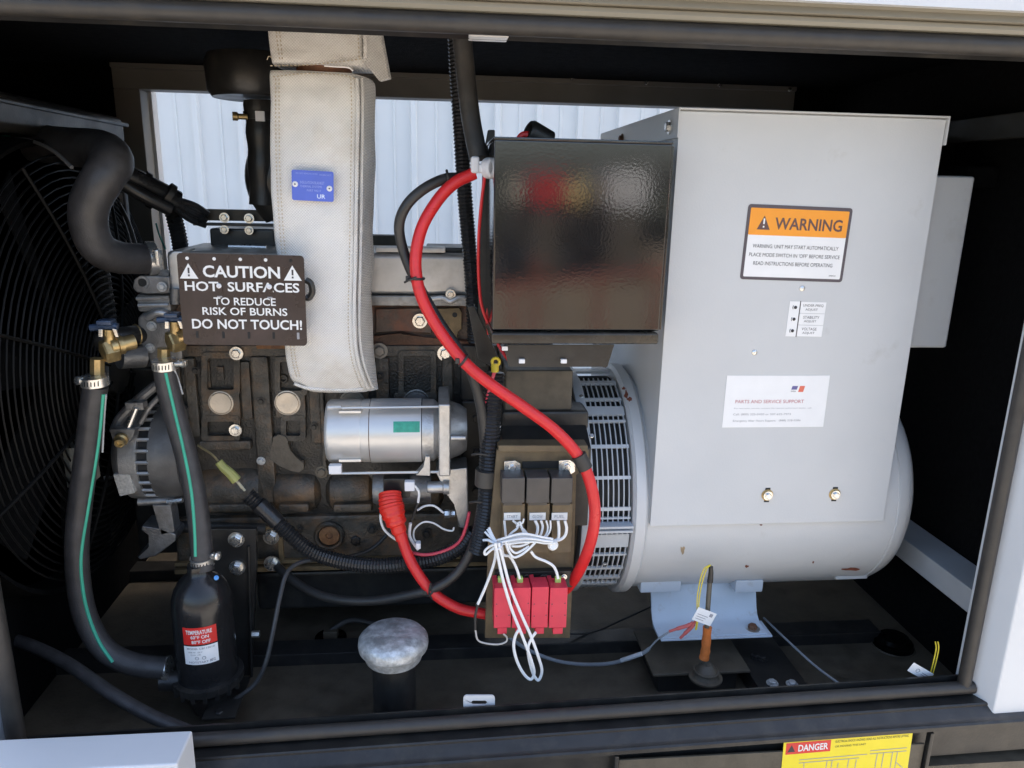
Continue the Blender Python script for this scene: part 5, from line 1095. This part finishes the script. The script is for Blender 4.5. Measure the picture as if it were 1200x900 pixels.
for k in range(27):
    R_ = .07+.0145*k; mb = MB(); mb.ring((Xg-.06*(k/26)**2, hub.y, hub.z), (1, 0, 0), R_, .0021, 56, 5); part('guard_ring', mb, GUARD, gd)
for ang in (22, 66, 112, 158, 202, 247, 292, 338):
    a = rad(ang); d = Vector((0, math.cos(a), math.sin(a))); mb = MB()
    mb.tube([Vector((Xg+.004-.06*(t)**2, hub.y, hub.z))+d*(.05+.40*t) for t in (0, .25, .5, .75, 1)], .0036, 7); part('guard_spoke', mb, GUARD, gd)
mb = MB(); mb.lathe([(-.01, 0), (-.01, .06), (.004, .055), (.006, 0)], (Xg, hub.y, hub.z), (1, 0, 0), 32); part('hub_plate', mb, BLK, gd)
sh = MB(); o_ = Vector((-.86, hub.y, hub.z)); sh.lathe([(0, .46), (.07, .465), (.075, .475), (0, .48), (0, .46)], o_, (1, 0, 0), 56); part('shroud_ring', sh, FOAM, gd)
fn = thing('cooling_fan', 'black engine fan just visible through the wire guard', 'fan', (-.78, hub.y, hub.z))
mb = MB(); mb.lathe([(0, 0), (0, .09), (.05, .09), (.05, 0)], (-.83, hub.y, hub.z), (1, 0, 0), 32); part('fan_hub', mb, FOAM, fn)
for k in range(7):
    a = rad(k*360/7+8); d = Vector((0, math.cos(a), math.sin(a))); t_ = Vector((0, -math.sin(a), math.cos(a))); mb = MB()
    A_ = Vector((-.80, hub.y, hub.z)); mb.prism([A_+d*.08+t_*.03+Vector((.025, 0, 0)), A_+d*.42+t_*.08+Vector((.02, 0, 0)), A_+d*.42-t_*.06+Vector((-.02, 0, 0)), A_+d*.08-t_*.03+Vector((-.025, 0, 0))], (.004, 0, 0)); part('fan_blade', mb, FOAM, fn)
mb = MB(); mb.box_px(75, 525, 100, 572, .25, .31, .003); solo('terminal_box', mb, mat('drab_grey_box', (.16, .15, .12), .5), 'small drab grey box peeking out left of the coolant hose', 'box')
loom('wiring_loom', ((118, 300, .50), (121, 330, .50), (126, 360, .50), (128, 385, .5)), .0165, 'black corrugated conduit hanging behind the radiator hose')
# harness at the upper left
hs = thing('wire_harness', 'taped black wire harness slanting across the left end of the rear opening', 'harness', tuple(P(190, 240, .55)))
mb = MB(); mb.tube([P(*q) for q in ((130, 200, .50), (152, 208, .52), (180, 222, .55), (207, 236, .58))], .024, 14); part('trunk', mb, LOOM, hs)
mb = MB(); mb.tube([P(*q) for q in ((132, 208, .48), (165, 228, .5), (200, 246, .53))], .014, 12); part('trunk', mb, LOOM, hs)
for k, (dx, dy) in enumerate(((0, 0), (4, 5), (-2, 9), (7, -4), (2, 13))):
    mb = MB(); mb.tube([P(200, 234+dy*.5, .57), P(220+dx, 244+dy, .58), P(240+dx*.6, 254+dy*.8, .6)], .0065, 8); part('strand', mb, LOOM, hs)
for px, py in ((168, 214), (197, 228), (178, 236)):
    mb = MB(); mb.tube([P(px-3, py-2, .545), P(px+3, py+2, .55)], .0262 if py < 230 else .017, 14, smooth=False); part('tape_band', mb, BLK, hs)
loom('wiring_loom', ((202, 246, .60), (206, 262, .60), (210, 280, .60), (213, 300, .60)), .019, 'black corrugated conduit dropping behind the left end of the valve cover')
wire('teal_wire', ((183, 262, .9), (187, 276, .88), (194, 292, .86)), .0022, mat('teal_wire', (.02, .30, .26), .5), 'thin teal wire in the lower left corner of the rear opening')
mb = MB(); mb.box_px(118, 224, 150, 300, .72, .74, .004); solo('control_panel', mb, mat('slate_panel', (.11, .115, .125), .5, var=.1), 'slate grey panel behind the S bend hose with a small white sticker', 'panel')
f = face_px((133, 226), (144, 226), (144, 240), (133, 240), .7195); mb = MB(); f.rr(mb, 0, 0, 1, 1, 0, 0, .0006); solo('sticker', mb, mat('dim_sticker', (.45, .45, .45), .5), 'small pale sticker on the slate panel', 'sticker')
for k, dx in enumerate((0, 6, 12)):
    wire('black_lead', ((127+dx, 238, .7), (138+dx, 260, .69), (146+dx, 285, .68), (150+dx, 302, .67)), .005, CABLE, ['black lead behind the radiator hose, left of three', 'black lead behind the radiator hose, middle of three', 'black lead behind the radiator hose, right of three'][k])

# ================================================================== INTAKE STACK
ik = thing('intake_stack', 'black rubber intake duct with a broad collar left of the exhaust jacket', 'duct', tuple(P(300, 260, .62)))
YI = .56; c1 = P(300, 98, YI); 
mb = MB(); p0 = P(300, 116, YI); rI = S(55, 300, 100, YI); mb.lathe([(0, 0), (0, rI*.88), (.012, rI*.97), (.07, rI), (.085, rI*.92), (.09, 0)], p0, (0, 0, 1), 40); part('collar', mb, BLK, ik)
mb = MB(); mb.tube([P(303, 118, YI), P(306, 150, YI), P(308, 190, YI), P(310, 240, YI)], lambda t, i: S(17, 305, 150, YI)*(1+.05*math.sin(t*20)), 24); part('duct', mb, BLK, ik)
mb = MB(); mb.tube([P(332, 170, .60), P(325, 195, .60), P(326, 222, .60), P(338, 252, .60)], lambda t, i: S(34, 310, 210, .6)*(.8+.25*math.sin(math.pi*t)), 24); part('bellows', mb, BLK, ik)
mb = MB(); mb.lathe([(-.008, rI*.335), (-.008, rI*.35), (.008, rI*.35), (.008, rI*.335)], P(305, 136, YI), (0, 0, 1), 32); part('duct_clamp', mb, BLK, ik)
mb = MB(); mb.box_px(299, 130, 310, 142, YI-rI*.36, YI-rI*.3, .001); part('clamp_plate', mb, WHITE, ik)
mb = MB(); a_ = P(290, 137, YI-.03); mb.lathe([(0, 0), (0, .006), (.018, .006), (.02, .009), (.03, .009), (.03, 0)], a_, (-1, -.3, 0), 12); part('clamp_screw', mb, BRASS, ik)

# ================================================================== FILLER CAP AND FLOOR ITEMS
fc_ = thing('filler_cap', 'galvanised mushroom shaped fuel filler cap on a black neck near the sill', 'fuel cap', (P(461, 760, .13).x, .13, .45))
cz = P(461, 752, .13); rC = S(41, 461, 752, .13)
mb = MB(); mb.lathe([(-.034, 0), (-.034, rC*.80), (-.020, rC*.86), (-.014, rC*.90), (-.010, rC*.98), (-.002, rC*1.0), (.008, rC*.98), (.016, rC*.88), (.022, rC*.70), (.024, 0)], cz, (0, 0, 1), 56); part('cap', mb, GALV, fc_)
mb = MB(); mb.cyl((cz.x, cz.y, .45), (cz.x, cz.y, cz.z-.03), rC*.62, 36); part('neck', mb, BLK, fc_)
f = Face(cz+Vector((-rC*.55, rC*.5, .0245)), cz+Vector((rC*.55, rC*.5, .0245)), cz+Vector((rC*.55, -rC*.5, .0245)), cz+Vector((-rC*.55, -rC*.5, .0245)))
mb = MB()
for t, a, b, y in (('VENTED', .3, .7, .82), ('FUEL ONLY', .2, .8, .6), ('DIESEL', .3, .7, .40), ('DO NOT OVERFILL', .05, .95, .12)): f.text(mb, t, a, y, b, y+.11, .0, .01)
part('embossed_lettering', mb, GALV, fc_, 0)
dp = thing('fuel_fitting', 'black round fuel fitting on the floor behind the filler cap', 'fitting', tuple(PZ(388, 755, .45)))
c = PZ(388, 758, .45); mb = MB(); mb.lathe([(0, 0), (0, .05), (.008, .05), (.010, .040), (.028, .038), (.03, 0)], c, (0, 0, 1), 36); part('flange', mb, TANK, dp)
mb = MB(); mb.ring(c+Vector((0, 0, .01)), (0, 0, 1), .046, .003, 36, 6); part('flange_rim', mb, BLK, dp)
mb = MB(); mb.box(c.x-.016, c.x+.018, c.y-.014, c.y+.014, c.z+.029, c.z+.05, .003); part('elbow_block', mb, DUSTBLK, dp)
mb = MB(); mb.tube([c+Vector((0, 0, .045)), c+Vector((.05, .02, .06)), c+Vector((.13, .04, .03)), c+Vector((.2, .1, .01))], .007, 10); part('fuel_line', mb, CABLE, dp)

# ================================================================== YARD BEHIND THE PHOTOGRAPHER (mirrored in the glossy black box)
def mir(px, py, L):
    h = P(px, py, YK); d = (h-CAM).normalized(); return h+Vector((d.x, -d.y, d.z))*L
SUNRED = mat('machine_red', (.50, .03, .03), .4); SAF = mat('barrier_orange', (.26, .06, .03), .5); CREAM = mat('container_cream', (.70, .66, .52), .6, var=.08); TREE = mat('hedge_dark', (.05, .055, .035), .9, var=.5, scale=3)
def yard_box(name, px0, py0, px1, py1, L, dep, mt, label, cat):
    a, b = mir(px0, (py0+py1)/2, L), mir(px1, (py0+py1)/2, L); zt = mir((px0+px1)/2, py0, L).z; zb = max(.5, mir((px0+px1)/2, py1, L).z)
    t = thing(name, label, cat, ((a.x+b.x)/2, a.y, 0)); mb = MB(); mb.box(min(a.x, b.x), max(a.x, b.x), a.y-dep, a.y, zb, max(zt, zb+.4), .06); part('body', mb, mt, t)
    mb = MB(); mb.box(min(a.x, b.x)+.05, max(a.x, b.x)-.05, a.y-dep+.05, a.y-.08, .25, zb-.004, .03); part('chassis', mb, DUSTBLK, t)
    for sx in (.2, .8):
        x = a.x+(b.x-a.x)*sx
        for yy in (a.y-.1, a.y-dep+.3):
            mb = MB(); mb.cyl((x, yy, .28), (x, yy-.2, .28), .28, 20); part('wheel', mb, BLK, t)
    return t
g2 = MB(); g2.poly([(-30, -40, .004), (30, -40, .004), (30, -4.5, .004), (-30, -4.5, .004)])
solo('dirt_yard', g2, mat('brown_dirt', (.20, .15, .095), .9, var=.3, scale=3, bump=.4, bscale=30, col2=(.11, .085, .055), fac2=(.45, .7), scale2=.8), kind='structure', smooth=0)
t = yard_box('red_machine', 622, 205, 662, 242, 11, 1.6, SUNRED, 'red machine in the yard, seen only as a blurred reflection in the black box', 'machine')
yard_box('white_trailer', 712, 200, 764, 246, 12, 2.4, WHITEP, 'white trailer in the yard, seen only as a reflection in the black box', 'trailer')
yard_box('cream_container', 600, 208, 618, 240, 13, 2.2, CREAM, 'cream container in the yard, mirrored at the left of the black box', 'container')
yard_box('yellow_van', 664, 212, 690, 242, 12.5, 2.0, mat('van_tan', (.62, .50, .22), .5), 'tan van in the yard, mirrored in the middle of the black box', 'van')
br = thing('orange_barrier', 'low orange rail in the yard, mirrored in the lower half of the black box', 'barrier', tuple(mir(680, 325, 5)*1))
pa, pb2 = mir(570, 338, 5.0), mir(800, 314, 5.4); mb = MB(); mb.tube([pa, pb2], .03, 10, smooth=False); part('rail', mb, SAF, br)
for px in (600, 626, 700, 770):
    q = pa.lerp(pb2, (px-570)/230); mb = MB(); mb.cyl((q.x, q.y, 0), (q.x, q.y, q.z+(.22 if px == 626 else 0)), .03, 10); part('post', mb, SAF, br)
hd = MB(); rr0 = random.Random(3)
for k in range(46):
    x = -20+k*1.0; y = -22+rr0.uniform(-1, 1); h = rr0.uniform(1.3, 2.1); hd.lathe([(0, 0), (.1, 1.0), (h*.5, 1.2), (h*.85, .8), (h, 0)], (x, y, 0), (rr0.uniform(-.1, .1), 0, 1), 9)
solo('treeline', hd, TREE, kind='stuff')
